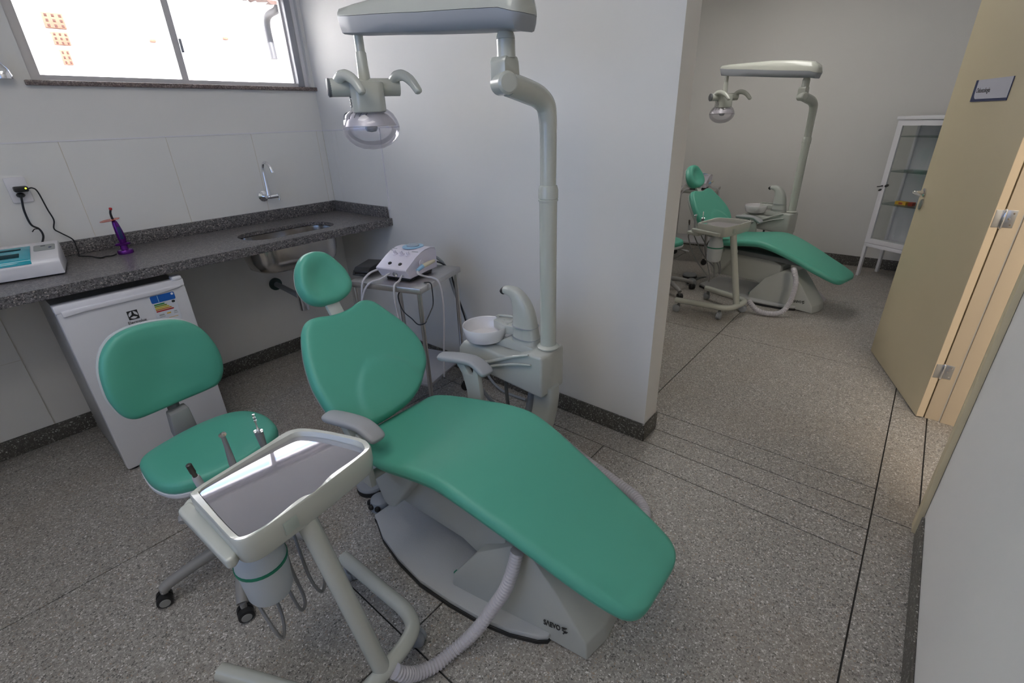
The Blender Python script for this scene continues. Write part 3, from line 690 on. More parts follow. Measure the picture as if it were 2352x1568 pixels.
    for a, r, sz in ((150, .011, .0022), (95, .006, .0040), (45, .012, .0020), (-70, .007, .0042), (-20, .012, .0018), (-110, .014, .0022), (195, .008, .0026)):
        c = q0+xu*r*.8*math.cos(math.radians(a))+yu*r*1.15*math.sin(math.radians(a))
        mm = Matrix((xu, yu, nrm)).transposed().to_4x4() @ Matrix.Rotation(math.radians(a), 4, 'Z'); mm.translation = c+nrm*.0014
        box('mark', (-sz, -sz*1.2, -.0004), (sz, sz*1.2, .0005), ink, hs, bev=0, xf=mm)
    box('power_switch', (.792, .992, .060), (.808, 1.004, .080), greenband, hs, bev=.002, label='small green switch')
    return ch
chair = make_chair()

# ------------------------------------------------------------------ spittoon unit
def make_unit():
    u = thing('spittoon_unit', 'pale grey spittoon unit with white bowl beside the nearer chair', 'spittoon', (1.50, 1.2, 0), 'spittoon units')
    # body: long boat-shaped housing
    side = [(1.054, .500), (1.054, .700), (1.125, .702), (1.20, .662), (1.30, .648), (1.36, .655), (1.52, .655), (1.555, .61), (1.56, .56), (1.53, .535), (1.37, .523)]
    prism('housing', side, 1.416, 1.586, shell, u, bev=.014, seg=3, axis='x')
    tube('housing_ridge', [(1.409, 1.105, .655), (1.407, 1.20, .632), (1.406, 1.30, .595), (1.408, 1.37, .568), (1.412, 1.50, .552)], [.004, .007, .007, .007, .004], shell, u)
    tube('housing_ridge', [(1.412, 1.12, .697), (1.407, 1.20, .668), (1.406, 1.30, .622), (1.408, 1.38, .588), (1.412, 1.50, .565)], [.004, .007, .008, .008, .004], shell, u)
    # faucet tower (a horn), in three stacked shells
    cen = [(1.226, .66, .076), (1.222, .70, .068), (1.226, .765, .060), (1.232, .82, .054), (1.246, .865, .045), (1.270, .898, .034), (1.300, .913, .025), (1.338, .915, .017)]
    rings = []
    C2 = catmull([Vector(c) for c in cen], 4)
    for i, (y, z, hw) in enumerate(C2):
        nx = C2[min(i+1, len(C2)-1)]; pv = C2[max(i-1, 0)]
        t = Vector((0, nx.x-pv.x, nx.y-pv.y)).normalized(); n2 = Vector((0, -t.z, t.y)); hx_ = max(.016, .050-(i/len(C2))*.030)
        rings.append([Vector((1.53+hx_*math.copysign(abs(math.cos(a))**.75, math.cos(a)), y, z))+n2*(hw*math.copysign(abs(math.sin(a))**.85, math.sin(a))) for a in [2*PI*k/20 for k in range(20)]])
    loft('faucet_tower', rings, shell, u, smooth=50)
    for zz, yy, hw in ((.715, 1.2225, .0675), (.768, 1.2263, .0610)):
        rg = [[Vector((1.53+.0505*math.copysign(abs(math.cos(a))**.75, math.cos(a)), yy+hw*math.copysign(abs(math.sin(a))**.85, math.sin(a)), zz+d)) for a in [2*PI*k/20 for k in range(20)]] for d in (-.0008, .0008)]
        loft('tower_seam', rg, bluegrey, u, smooth=50)
    tube('spout_tip', [(1.53, 1.332, .914), (1.53, 1.346, .909), (1.53, 1.356, .900)], [.017, .016, .014], black, u)
    hull('tower_skirt', [(1.482, 1.148, .655), (1.580, 1.148, .655), (1.482, 1.385, .652), (1.575, 1.385, .652), (1.482, 1.150, .690), (1.58, 1.150, .690), (1.486, 1.305, .700), (1.575, 1.305, .700), (1.482, 1.345, .668), (1.575, 1.345, .668)], shell, u, bev=.008)
    # keypad ledge
    prism('keypad_ledge', [(1.522, 1.275), (1.51, 1.33), (1.535, 1.425), (1.585, 1.428), (1.60, 1.35), (1.585, 1.25), (1.54, 1.24)], .705, .748, shell, u, bev=.006)
    tube('ledge_rim', [(1.60, 1.30, .752), (1.60, 1.37, .754), (1.582, 1.426, .753), (1.565, 1.430, .75)], .006, shell, u)
    for i in range(6):
        a = i*PI/3+.4; lathe('button', [(0, 0), (.006, 0), (.005, .0025), (0, .003)], shell, u, (1.555+.028*math.cos(a), 1.345+.034*math.sin(a), .748), seg=12)
    lathe('button_ring', [(.016, 0), (.018, .0015), (.016, .003)], shell, u, (1.555, 1.345, .748), seg=24)
    # bowl
    bw = lathe('bowl', [(0, .656), (.045, .656), (.062, .660), (.090, .676), (.1005, .704), (.1055, .738), (.104, .741), (.101, .738), (.0965, .706), (.084, .685), (.055, .672), (.02, .668), (0, .667)], porcelain, u, (1.481, 1.430, 0), seg=48)
    lathe('bowl_drain', [(.0, .671), (.030, .674), (.033, .673), (.032, .669)], armgrey, bw, (1.481, 1.430, 0), seg=24)
    # support column curving down to the chair base
    sp = [(1.50, 1.09, .53), (1.50, 1.09, .46), (1.49, 1.10, .36), (1.45, 1.11, .25), (1.40, 1.10, .16), (1.345, 1.09, .10), (1.315, 1.08, .055)]
    P = catmull([Vector(p) for p in sp], 5); rings = []
    for i, p in enumerate(P):
        t = (P[min(i+1, len(P)-1)]-P[max(i-1, 0)]).normalized(); b = Vector((0, 1, 0)); n2 = b.cross(t).normalized()
        rings.append([p+b*(.052*sx)+n2*(.042*sy) for sx, sy in [(math.copysign(abs(math.cos(a))**.5, math.cos(a)), math.copysign(abs(math.sin(a))**.5, math.sin(a))) for a in [2*PI*k/20 for k in range(20)]]])
    loft('support_arm', rings, shell, u, smooth=40)
    tube('drain_hose', [(1.53, 1.17, .53), (1.535, 1.20, .40), (1.52, 1.22, .25), (1.50, 1.23, .10), (1.45, 1.18, .04)], .022, bluegrey, u)
    tube('supply_hose', [(1.47, 1.30, .53), (1.48, 1.31, .40), (1.49, 1.30, .22), (1.47, 1.27, .05), (1.40, 1.2, .02)], .009, darkgrey, u)
    tube('suction_hose', [(1.45, 1.46, .53), (1.47, 1.50, .42), (1.52, 1.46, .30), (1.58, 1.35, .16), (1.60, 1.24, .05), (1.60, 1.05, .011)], .010, bluegrey, u)
    ribbed('floor_hose', [(1.78, 1.30, .034), (1.76, 1.20, .034), (1.70, 1.03, .034), (1.645, .82, .034), (1.60, .66, .034), (1.52, .585, .034), (1.42, .60, .034), (1.30, .68, .034)], .027, hosewhite, u, pitch=.0135)
    return u
unit = make_unit()

# ------------------------------------------------------------------ operating lamp
def make_lamp():
    l = thing('dental_lamp', 'pale grey dental light on a jointed pole beside the nearer chair', 'dental lamp', (1.515, 1.092, .70), 'dental lamps')
    X, Y = 1.517, 1.092
    lathe('pole_collar', [(.034, 0), (.046, 0), (.048, .006), (.040, .014), (.034, .016)], shell2, l, (X, Y, .7035))
    lathe('lower_pole', [(0, 0), (.034, 0), (.034, .617), (0, .617)], shell2, l, (X, Y, .703))
    lathe('pole_ring', [(.033, 0), (.0375, 0), (.0375, .006), (.0355, .008), (.0375, .010), (.0375, .040), (.033, .056), (.028, .058)], shell2, l, (X, Y, 1.318))
    tube('upper_pole', [(X, Y, 1.32), (X, Y, 1.40), (X, Y, 1.55), (X-.002, Y+.001, 1.605), (X-.012, Y+.003, 1.642), (X-.045, Y+.008, 1.668), (X-.10, Y+.013, 1.684), (X-.195, Y+.016, 1.704)], [.030, .030, .031, .033, .035, .037, .038, .037], shell2, l, seg=18)
    kx, ky = 1.318, 1.115
    lathe('knuckle', [(0, -.040), (.026, -.038), (.0335, -.031), (.0335, .031), (.028, .038), (0, .040)], shell2, l, (kx-.014, ky-.003, 1.706), (.42, .91, 0), seg=28)
    prism('yoke', [(-.034, 1.712), (-.035, 1.766), (-.028, 1.780), (.028, 1.780), (.035, 1.766), (.040, 1.705), (.033, 1.705), (.024, 1.728), (-.010, 1.736), (-.026, 1.722)], -.028, .034, shell2, l, bev=.008, axis='y', xf=Matrix.Translation((kx, ky, 0)))
    lathe('swivel', [(0, 1.776), (.029, 1.776), (.029, 1.8255), (.0275, 1.8265), (.029, 1.8275), (.028, 1.835), (.023, 1.848), (.021, 1.858), (.021, 1.90), (0, 1.90)], shell2, l, (kx, ky-.005, 0), seg=28)
    # balance arm: two half shells, tapering to the lamp end
    def arm_pts(o):  # y along, z bottom and top: (y, zb, zseam, zt, half width)
        return [(1.000, 1.866, 1.874, 1.895, .040), (1.015, 1.834, 1.877, 1.935, .058), (1.06, 1.842, 1.890, 1.962, .066), (1.20, 1.853, 1.905, 1.985, .066), (1.40, 1.872, 1.925, 2.000, .062), (1.60, 1.893, 1.948, 2.005, .056), (1.80, 1.912, 1.968, 2.008, .050), (1.878, 1.921, 1.978, 2.006, .046), (1.895, 1.950, 1.982, 1.998, .036)]
    lo, hi = [], []
    for y, zb, zs_, zt, hw in arm_pts(0):
        cx = 1.292
        lo.append([Vector((cx+dx*hw, y, z)) for dx, z in ((-1, zs_), (-.97, zs_-(zs_-zb)*.45), (-.80, zb+.004), (-.6, zb), (.6, zb), (.80, zb+.004), (.97, zs_-(zs_-zb)*.45), (1, zs_))])
        hi.append([Vector((cx+dx*hw, y, z)) for dx, z in ((-1, zs_+.0012), (-.98, zs_+(zt-zs_)*.4), (-.80, zs_+(zt-zs_)*.85), (-.5, zt), (.5, zt), (.80, zs_+(zt-zs_)*.85), (.98, zs_+(zt-zs_)*.4), (1, zs_+.0012))])
    loft('arm_underside', lo, bluegrey, l, smooth=50, label='blue-grey lower half of the arm')
    loft('arm_cover', hi, shell2, l, smooth=50)
    # hanging stem and head
    sx_, sy_ = 1.300, 1.842
    lathe('stem_tube', [(0, 1.845), (.0175, 1.845), (.0175, 1.925), (0, 1.925)], shell2, l, (sx_, sy_, 0), seg=20)
    lathe('stem', [(0, 1.755), (.024, 1.755), (.0205, 1.858), (.018, 1.862), (0, 1.862)], shell2, l, (sx_, sy_, 0), seg=20)
    cd = Vector((-.888, .462, 0)).normalized(); hd = Vector((-.462, -.888, 0)).normalized(); gd = Vector((-.02, -1, 0)); c0 = Vector((sx_, sy_, 1.738))
    cbar = tube('crossbar', [c0+cd*.135, c0-cd*.135], .033, shell2, l, smooth_path=False, seg=24)
    lathe('end_cap', [(0, 0), (.033, 0), (.034, .010), (.028, .014), (0, .014)], darkgrey, l, c0+cd*.134, cd, seg=24)
    for s in (1, -1):
        a = c0+cd*(.108*s)
        tube('grip', [a+Vector((0, 0, .012)), a+gd*.035+Vector((0, 0, .036)), a+gd*.080+Vector((0, 0, .036)), a+gd*.125+Vector((0, 0, .014)), a+gd*.162+Vector((0, 0, -.022)), a+gd*.168+Vector((0, 0, -.030))], [.021, .021, .020, .0185, .016, .008], shell2, l)
    HM = Matrix((cd, hd, Vector((0, 0, 1)))).transposed().to_4x4(); HM.translation = (sx_, sy_, 0)
    hb = prism('head_body', [(-.062, -.05), (.062, -.05), (.066, -.02), (.066, .045), (.045, .075), (-.045, .075), (-.066, .045), (-.066, -.02)], 1.645, 1.757, shell2, l, bev=.010, xf=HM)
    for i in range(6):
        z = 1.668+i*.011; tube('vent_slot', [HM @ Vector((.0665, .036-.004*i, z+.004)), HM @ Vector((.0672, .012, z)), HM @ Vector((.0665, -.015+.003*i, z+.006))], .0024, darkgrey, hb, seg=6)
    # clear dome with inner reflector
    rx = Vector((.65, -.76, 0)).normalized(); fz = Vector((.76, .65, 0)).normalized()
    LM = Matrix((rx, fz, Vector((0, 0, 1)))).transposed().to_4x4(); LM.translation = (sx_, sy_, 1.590)
    def dome(nm, prof, mat, tilt=0):
        rg = []
        for s, z in prof:
            rg.append([LM @ Vector((s*.116*math.copysign(abs(math.cos(a))**.85, math.cos(a)), s*.090*math.sin(a), z)) for a in [2*PI*k/36 for k in range(36)]])
        return loft(nm, rg, mat, l, smooth=50, cap=False)
    dome('clear_cover', [(.42, .074), (.66, .066), (.83, .050), (.94, .028), (1.0, .008), (1.0, -.012), (.95, -.030), (.82, -.050), (.62, -.068), (.36, -.080), (.05, -.084)], clearpc)
    dome('cover_seam', [(1.004, -.004), (1.010, -.001), (1.004, .002)], clearpc)
    rf = dome('reflector', [(.40, .058), (.62, .048), (.80, .028), (.90, .006), (.88, .004), (.78, .026), (.60, .045), (.38, .055)], M('reflector', (.72, .70, .72), .35, metal=.25))
    lathe('bulb_holder', [(0, .05), (.022, .048), (.026, 0), (.020, -.012), (0, -.016)], bluegrey, l, (sx_, sy_, 1.588), seg=20)
    for i in range(5):
        x = -.095+i*.024
        tube('cover_slot', [LM @ Vector((x, -.074+.012*abs(i-3), .030+.004*i)), LM @ Vector((x+.008, -.052, .050+.002*i)), LM @ Vector((x+.014, -.035, .058))], .0016, darkgrey, l, seg=6)
    return l
lamp = make_lamp()

# ------------------------------------------------------------------ instrument cart
PC = Vector((.3, 1.1, 0))
def caster(parent, x, y, ang, r=.032, mat=None, stem_top=.085):
    mat = mat or bluegrey
    d = Vector((math.cos(ang), math.sin(ang), 0)); ax = Vector((-d.y, d.x, 0)); c = Vector((x, y, r))+d*.015
    cs = lathe('caster', [(0, -.022), (r*.7, -.022), (r, -.016), (r, -.004), (r*.92, -.003), (r*.92, .003), (r, .004), (r, .016), (r*.7, .022), (0, .022)], mat, parent, c, ax, seg=24)
    tube('caster_fork', [(x, y, stem_top), (x, y, r*1.9), Vector((x, y, r*1.35))+d*.01], [.008, .014, .020], darkgrey, cs)
    return cs
def handpiece_a(t):   # micromotor
    b = Vector((.230, 1.353, .665)); d = (Vector((.2165, 1.355, .782))-b)
    tube('sleeve', [b, b+d*.55, b+d*.62], [.0105, .0105, .009], M('hp_grey', (.42, .42, .43), .35), t, smooth_path=False, seg=16)
    tube('chuck', [b+d*.60, b+d*.72, b+d*.74, b+d*.98, b+d], [.006, .006, .0075, .0075, .005], M('hp_dark', (.09, .08, .07), .35, metal=.6), t, smooth_path=False, seg=16)
def handpiece_b(t):   # turbine
    b = Vector((.3195, 1.372, .665)); e = Vector((.3240, 1.388, .802))
    tube('body', [b, b.lerp(e, .35), b.lerp(e, .7), e+Vector((-.002, -.004, 0))], [.0105, .010, .0075, .006], M('hp_steel', (.36, .36, .37), .3, metal=.7), t, seg=16)
    lathe('head', [(0, -.010), (.007, -.009), (.008, 0), (.007, .009), (0, .010)], chrome, t, e+Vector((-.002, -.004, .003)), (.35, -.75, .5), seg=18)
def handpiece_c(t):   # air-water syringe
    b = Vector((.4215, 1.393, .665)); m_ = Vector((.4145, 1.383, .757)); e = Vector((.4160, 1.388, .824))
    tube('body', [b, b.lerp(m_, .5), m_, m_+(m_-b)*.12], [.0075, .010, .0125, .011], M('hp_grey2', (.20, .21, .22), .35), t, seg=16)
    for s in (-1, 1): lathe('button', [(0, 0), (.0055, 0), (.005, .003), (0, .004)], chrome, t, m_+Vector((.007*s-.002, -.006*s-.006, .012)), (-.3, -.5, .8), seg=12)
    tube('nozzle', [m_+(m_-b)*.1, m_.lerp(e, .4), e], [.005, .0028, .0028], chrome, t, seg=10)
    for k in (.6, .75, .9): lathe('nozzle_ring', [(0, -.004), (.0042, -.003), (.0042, .003), (0, .004)], chrome, t, m_.lerp(e, k+.05), (e-m_), seg=10)
def make_cart():
    c = thing('instrument_cart', 'pale grey instrument cart with mirrored steel tray on a slanted post beside the stool', 'cart', PC, 'wheeled instrument carts')
    outer = [(.174, 1.215), (.180, 1.228), (.207, 1.239), (.293, 1.255), (.392, 1.273), (.444, 1.286), (.474, 1.284), (.500, 1.262), (.530, 1.205), (.556, 1.140), (.577, 1.075), (.577, 1.040), (.563, 1.016), (.521, 1.004), (.44, .989), (.369, .977), (.284, .966), (.238, .961), (.210, .961), (.189, .970), (.180, .987), (.178, 1.014), (.176, 1.12)]
    inner = [(.192, 1.205), (.197, 1.217), (.214, 1.227), (.29, 1.242), (.385, 1.257), (.430, 1.263), (.470, 1.264), (.492, 1.244), (.515, 1.205), (.538, 1.150), (.562, 1.075), (.560, 1.045), (.546, 1.024), (.500, 1.014), (.436, 1.006), (.398, .990), (.370, .981), (.341, .990), (.262, .973), (.225, .972), (.203, .978), (.194, .992), (.191, 1.08)]
    O = catmull([Vector((*p, 0)) for p in outer], 3, True); I = catmull([Vector((*p, 0)) for p in inner], 3, True)
    n = len(O); cc = sum(O, Vector())/n
    def ring(L, z, s=1, ): return [Vector((cc.x+(p.x-cc.x)*s, cc.y+(p.y-cc.y)*s, z)) for p in L]
    rings = [ring(I, .756, .5), ring(I, .756, .994), ring(I, .776), ring(I, .780, 1.004), ring(O, .7815, .985), ring(O, .777), ring(O, .74, 1.0), ring(O, .708, .975), ring(O, .702, .95), ring(O, .701, .5)]
    loft('tray_frame', rings, shell2, c, smooth=45)
    tilt = lambda L: [Vector((p.x, p.y, p.z-.0085*(p.x-cc.x)/.19)) for p in L]
    tr = loft('tray_plate', [tilt(ring(I, .7675, .990)), tilt(ring(I, .7690, .990))], mirror, c, smooth=0, label='mirrored steel tray plate')
    box('front_badge', (-.018, -.002, -.017), (.018, .002, .017), M('badge', (.38, .43, .38), .3), c, bev=.0008, xf=Matrix.Translation((.298, .9660, .742)) @ Matrix.Rotation(math.radians(8.0), 4, 'Z') @ Matrix.Rotation(math.radians(-4), 4, 'X'))
    # handpiece rest along the back and down the short side
    prism('side_wing', [(.143, 1.250), (.150, 1.262), (.178, 1.266), (.186, 1.20), (.186, 1.0), (.170, .985), (.155, .99)], .705, .735, shell2, c, bev=.008, seg=3)
    prism('handpiece_rest', [(.170, 1.21), (.165, 1.315), (.180, 1.330), (.32, 1.357), (.45, 1.384), (.470, 1.370), (.475, 1.24)], .672, .699, shell2, c, bev=.006, seg=3)
    # post and base
    tube('post', [(.345, 1.005, .705), (.404, .905, .105)], .026, shell2, c, smooth_path=False, seg=20)
    tube('base_tube', [(.091, 1.290, .105), (.15, 1.17, .105), (.225, 1.01, .105), (.275, .925, .105), (.33, .895, .105), (.41, .90, .105), (.50, .915, .105), (.552, .945, .105), (.572, 1.01, .105), (.570, 1.12, .105), (.563, 1.365, .105)], .025, shell2, c, seg=16, sub=7)
    for x, y, a in ((.105, 1.262, 2.2), (.265, .955, 3.6), (.563, 1.335, 1.2), (.553, .962, 5.2)): caster(c, x, y, a)
    # water bottle hanging below the tray
    return c
def make_bottle():
    b = thing('water_bottle', 'translucent water bottle with green ring hanging under the near cart tray', 'bottle', (.232, 1.07, .48), 'cart water bottles')
    lathe('bottle_body', [(0, .478), (.036, .478), (.050, .487), (.055, .50), (.060, .58), (.0615, .605), (.058, .63), (.044, .665), (.024, .688), (.022, .6995), (0, .6995)], bottlem, b, (.240, 1.075, 0), seg=32)
    lathe('green_ring', [(.060, .596), (.0635, .597), (.0635, .605), (.060, .606)], greenband, b, (.240, 1.075, 0), seg=32, label='green ring')
    return b
cart = make_cart()
bott = make_bottle()
ribbed('umbilical_hose', [(.425, .872, .108), (.44, .862, .085), (.481, .850, .045), (.544, .832, .026), (.60, .822, .026), (.6495, .802, .047), (.695, .778, .090), (.739, .756, .15), (.772, .733, .21), (.793, .722, .262), (.814, .717, .318), (.826, .715, .360)], .0225, hosewhite, cart)
HP = []
for nm, lab, fn, hose in (
    ('dental_handpiece', 'grey straight micromotor handpiece with dark chuck, at the short end of the near tray', handpiece_a, [(.230, 1.353, .666), (.230, 1.350, .62), (.215, 1.25, .48), (.215, 1.10, .36), (.228, 1.08, .302), (.245, 1.09, .345), (.252, 1.12, .40), (.25, 1.18, .55), (.25, 1.20, .698)]),
    ('dental_handpiece', 'slim steel turbine handpiece with round head, middle one behind the near tray', handpiece_b, [(.3195, 1.372, .666), (.319, 1.365, .62), (.300, 1.22, .48), (.285, 1.10, .42), (.296, 1.09, .335), (.316, 1.10, .355), (.315, 1.13, .46), (.32, 1.16, .62), (.32, 1.18, .698)]),
    ('dental_handpiece', 'dark grey air and water syringe with chrome nozzle behind the near tray', handpiece_c, [(.4215, 1.393, .666), (.42, 1.385, .62), (.375, 1.22, .50), (.345, 1.10, .42), (.362, 1.09, .345), (.384, 1.10, .375), (.388, 1.13, .46), (.38, 1.17, .62), (.37, 1.19, .698)])):
    t = thing(nm, lab, 'handpiece', hose[0], 'handpieces on the carts'); fn(t); tube('hose', hose, .0048, hosegrey, t, seg=8); HP.append(t)

# foot pedals of the nearer chair
def make_pedal():
    p = thing('foot_pedal', 'round grey foot pedal on the floor behind the nearer chair base', 'foot pedal', (.925, 1.715, 0), 'round foot pedals')
    lathe('pedal_base', [(0, 0), (.072, 0), (.074, .012), (.070, .022), (0, .022)], black, p, (.925, 1.715, 0))
    lathe('pedal_disc', [(0, .022), (.070, .022), (.072, .030), (.068, .038), (.05, .041), (0, .042)], bluegrey, p, (.925, 1.715, 0))
    return p
def make_knob():
    k = thing('foot_control', 'grey domed foot control with black knobs beside the nearer chair base', 'foot control', (.855, 1.575, 0), 'domed foot controls')
    lathe('dome', [(0, 0), (.048, 0), (.050, .02), (.044, .048), (.028, .062), (0, .066)], bluegrey, k, (.875, 1.575, 0))
    for i in range(3):
        a = PI-.75+i*.7; lathe('knob', [(0, 0), (.012, .001), (.014, .010), (.010, .018), (0, .02)], black, k, (.875+.042*math.cos(a), 1.575+.042*math.sin(a), .030), (math.cos(a), math.sin(a), .1), seg=14)
    tube('lead', [(.91, 1.57, .03), (.97, 1.56, .05), (1.04, 1.55, .048), (1.08, 1.54, .045)], [.012, .012, .008, .004], darkgrey, k)
    return k
pedal = make_pedal(); knob = make_knob()

# ------------------------------------------------------------------ dentist stool
SC = Vector((.36, 1.77, 0))
def make_stool():
    s = thing('operator_stool', 'green dentist stool with low backrest and five-star base before the fridge', 'stool', SC, 'wheeled green stools')
    for k in range(5):
        a = math.radians(173-72*-k); d = Vector((math.cos(a), math.sin(a), 0)); e = SC+d*.285
        lg = tube('base_leg', [SC+d*.03+Vector((0, 0, .115)), SC+d*.12+Vector((0, 0, .112)), SC+d*.25+Vector((0, 0, .085)), e+Vector((0, 0, .068))], [.028, .023, .020, .020], stoolgrey, s, seg=12)
        cst = lathe('caster', [(0, -.026), (.018, -.026), (.026, -.022), (.027, -.004), (.024, -.003), (.024, .003), (.027, .004), (.026, .022), (.018, .026), (0, .026)], black, s, e+Vector((0, 0, .027))+d*.006, (.25, .97, .04), seg=24)
        lathe('wheel_cap', [(0, -.028), (.017, -.0275), (.018, -.025), (0, -.025)], M('wheel_cap', (.30, .30, .29), .4), cst, e+Vector((0, 0, .027))+d*.006, (.25, .97, .04), seg=20)
        tube('caster_stem', [e+Vector((0, 0, .07)), e+Vector((0, 0, .045))], .011, stoolgrey, cst, smooth_path=False)
    lathe('gas_lift', [(0, .09), (.036, .09), (.036, .13), (.027, .14), (.027, .30), (.015, .30), (.015, .44), (0, .44)], darkgrey, s, SC)
    SS = Vector((.388, 1.845, 0))
    out = [(-.218, .055), (-.205, .125), (-.145, .168), (0, .205), (.115, .200), (.190, .150), (.222, .06), (.222, -.02), (.205, -.09), (.14, -.155), (.02, -.185), (-.10, -.175), (-.18, -.135), (-.215, -.05)]
    box('seat_plate', (SS.x-.10, SS.y-.09, .425), (SS.x+.10, SS.y+.12, .450), darkgrey, s, bev=.008)
    o3 = [Vector((SS.x+x, SS.y+y, .50)) for x, y in out]
    pillow('seat_shell', o3, (0, 0, 1), [(.85, -.052), (.97, -.046), (1.004, -.034), (1.006, -.022), (.97, -.02)], whitepl, s, sub=4)
    pillow('seat', o3, (0, 0, 1), [(.96, -.024), (.995, -.018), (1.0, -.006), (.992, .008), (.965, .018), (.91, .023), (.7, .024), (.4, .020), (.15, .018)], green, s, sub=4)
    bx = [(.186, .737), (.190, .69), (.205, .640), (.235, .608), (.30, .600), (.40, .600), (.50, .602), (.548, .612), (.580, .655), (.592, .72), (.584, .79), (.555, .865), (.50, .915), (.43, .935), (.345, .942), (.275, .928), (.225, .885), (.196, .820)]
    bn = Vector((.10, -1, .10)).normalized()
    def bp(x, z):
        dx = (x-.39); return Vector((x, 2.15+.10*dx+(z-.77)*.10-1.2*dx*dx*.35, z))
    b3 = [bp(*p) for p in bx]
    pillow('backrest', b3, bn, [(.96, -.030), (.99, -.022), (1.0, -.010), (.99, .004), (.96, .012), (.90, .016), (.7, .012), (.4, .004), (.15, .0)], green, s, sub=4)
    pillow('backrest_shell', b3, bn, [(.80, -.060), (.96, -.052), (1.012, -.038), (1.016, -.028), (.96, -.027)], whitepl, s, sub=4)
    tube('back_bar', [(.375, 2.165, .69), (.372, 2.16, .60), (.366, 2.13, .50), (.366, 2.06, .435), (.372, 1.93, .435)], .022, darkgrey, s, seg=10)
    prism('bar_cover', [(.338, .575), (.408, .583), (.415, .48), (.405, .42), (.335, .42), (.330, .48)], 2.095, 2.155, stoolgrey, s, bev=.008, axis='y')
    tube('lever', [(.30, 1.78, .44), (.23, 1.70, .425), (.200, 1.665, .412), (.188, 1.650, .408)], [.006, .008, .017, .010], stoolgrey, s)
    return s
stool = make_stool()

# ------------------------------------------------------------------ side table with scaler
TF = Vector((1.473, 1.868, 0)); ta = math.radians(16.8)
TM = Matrix.Rotation(ta, 4, 'Z'); TM.translation = TF     # local x: towards the partition, y: away
def make_table():
    t = thing('steel_side_table', 'stainless steel side table on casters against the partition behind the nearer chair', 'table', TM @ Vector((.215, .225, 0)), 'steel side tables')
    Wd, Ln, Zt = .432, .46, .83
    box('table_top', (0, 0, Zt-.032), (Wd, Ln, Zt), steel, t, bev=.003, xf=TM)
    box('lower_shelf', (.015, .015, .238), (Wd-.015, Ln-.015, .258), M('shelf_steel', (.62, .62, .66), .35, metal=1, noise=.05), t, bev=.002, xf=TM)
    for x in (.022, Wd-.022):
        for y in (.022, Ln-.022):
            p = TM @ Vector((x, y, 0))
            lathe('leg', [(0, .075), (.0125, .075), (.0125, Zt-.03), (0, Zt-.03)], steel, t, p, seg=16)
            cs = lathe('caster', [(0, -.014), (.024, -.013), (.032, -.008), (.032, .008), (.024, .013), (0, .014)], black, t, p+Vector((.004, -.006, .032)), (.75, .65, 0), seg=20)
            tube('caster_fork', [p+Vector((0, 0, .085)), p+Vector((.002, -.003, .05))], [.011, .017], black, cs, smooth_path=False)
    return t
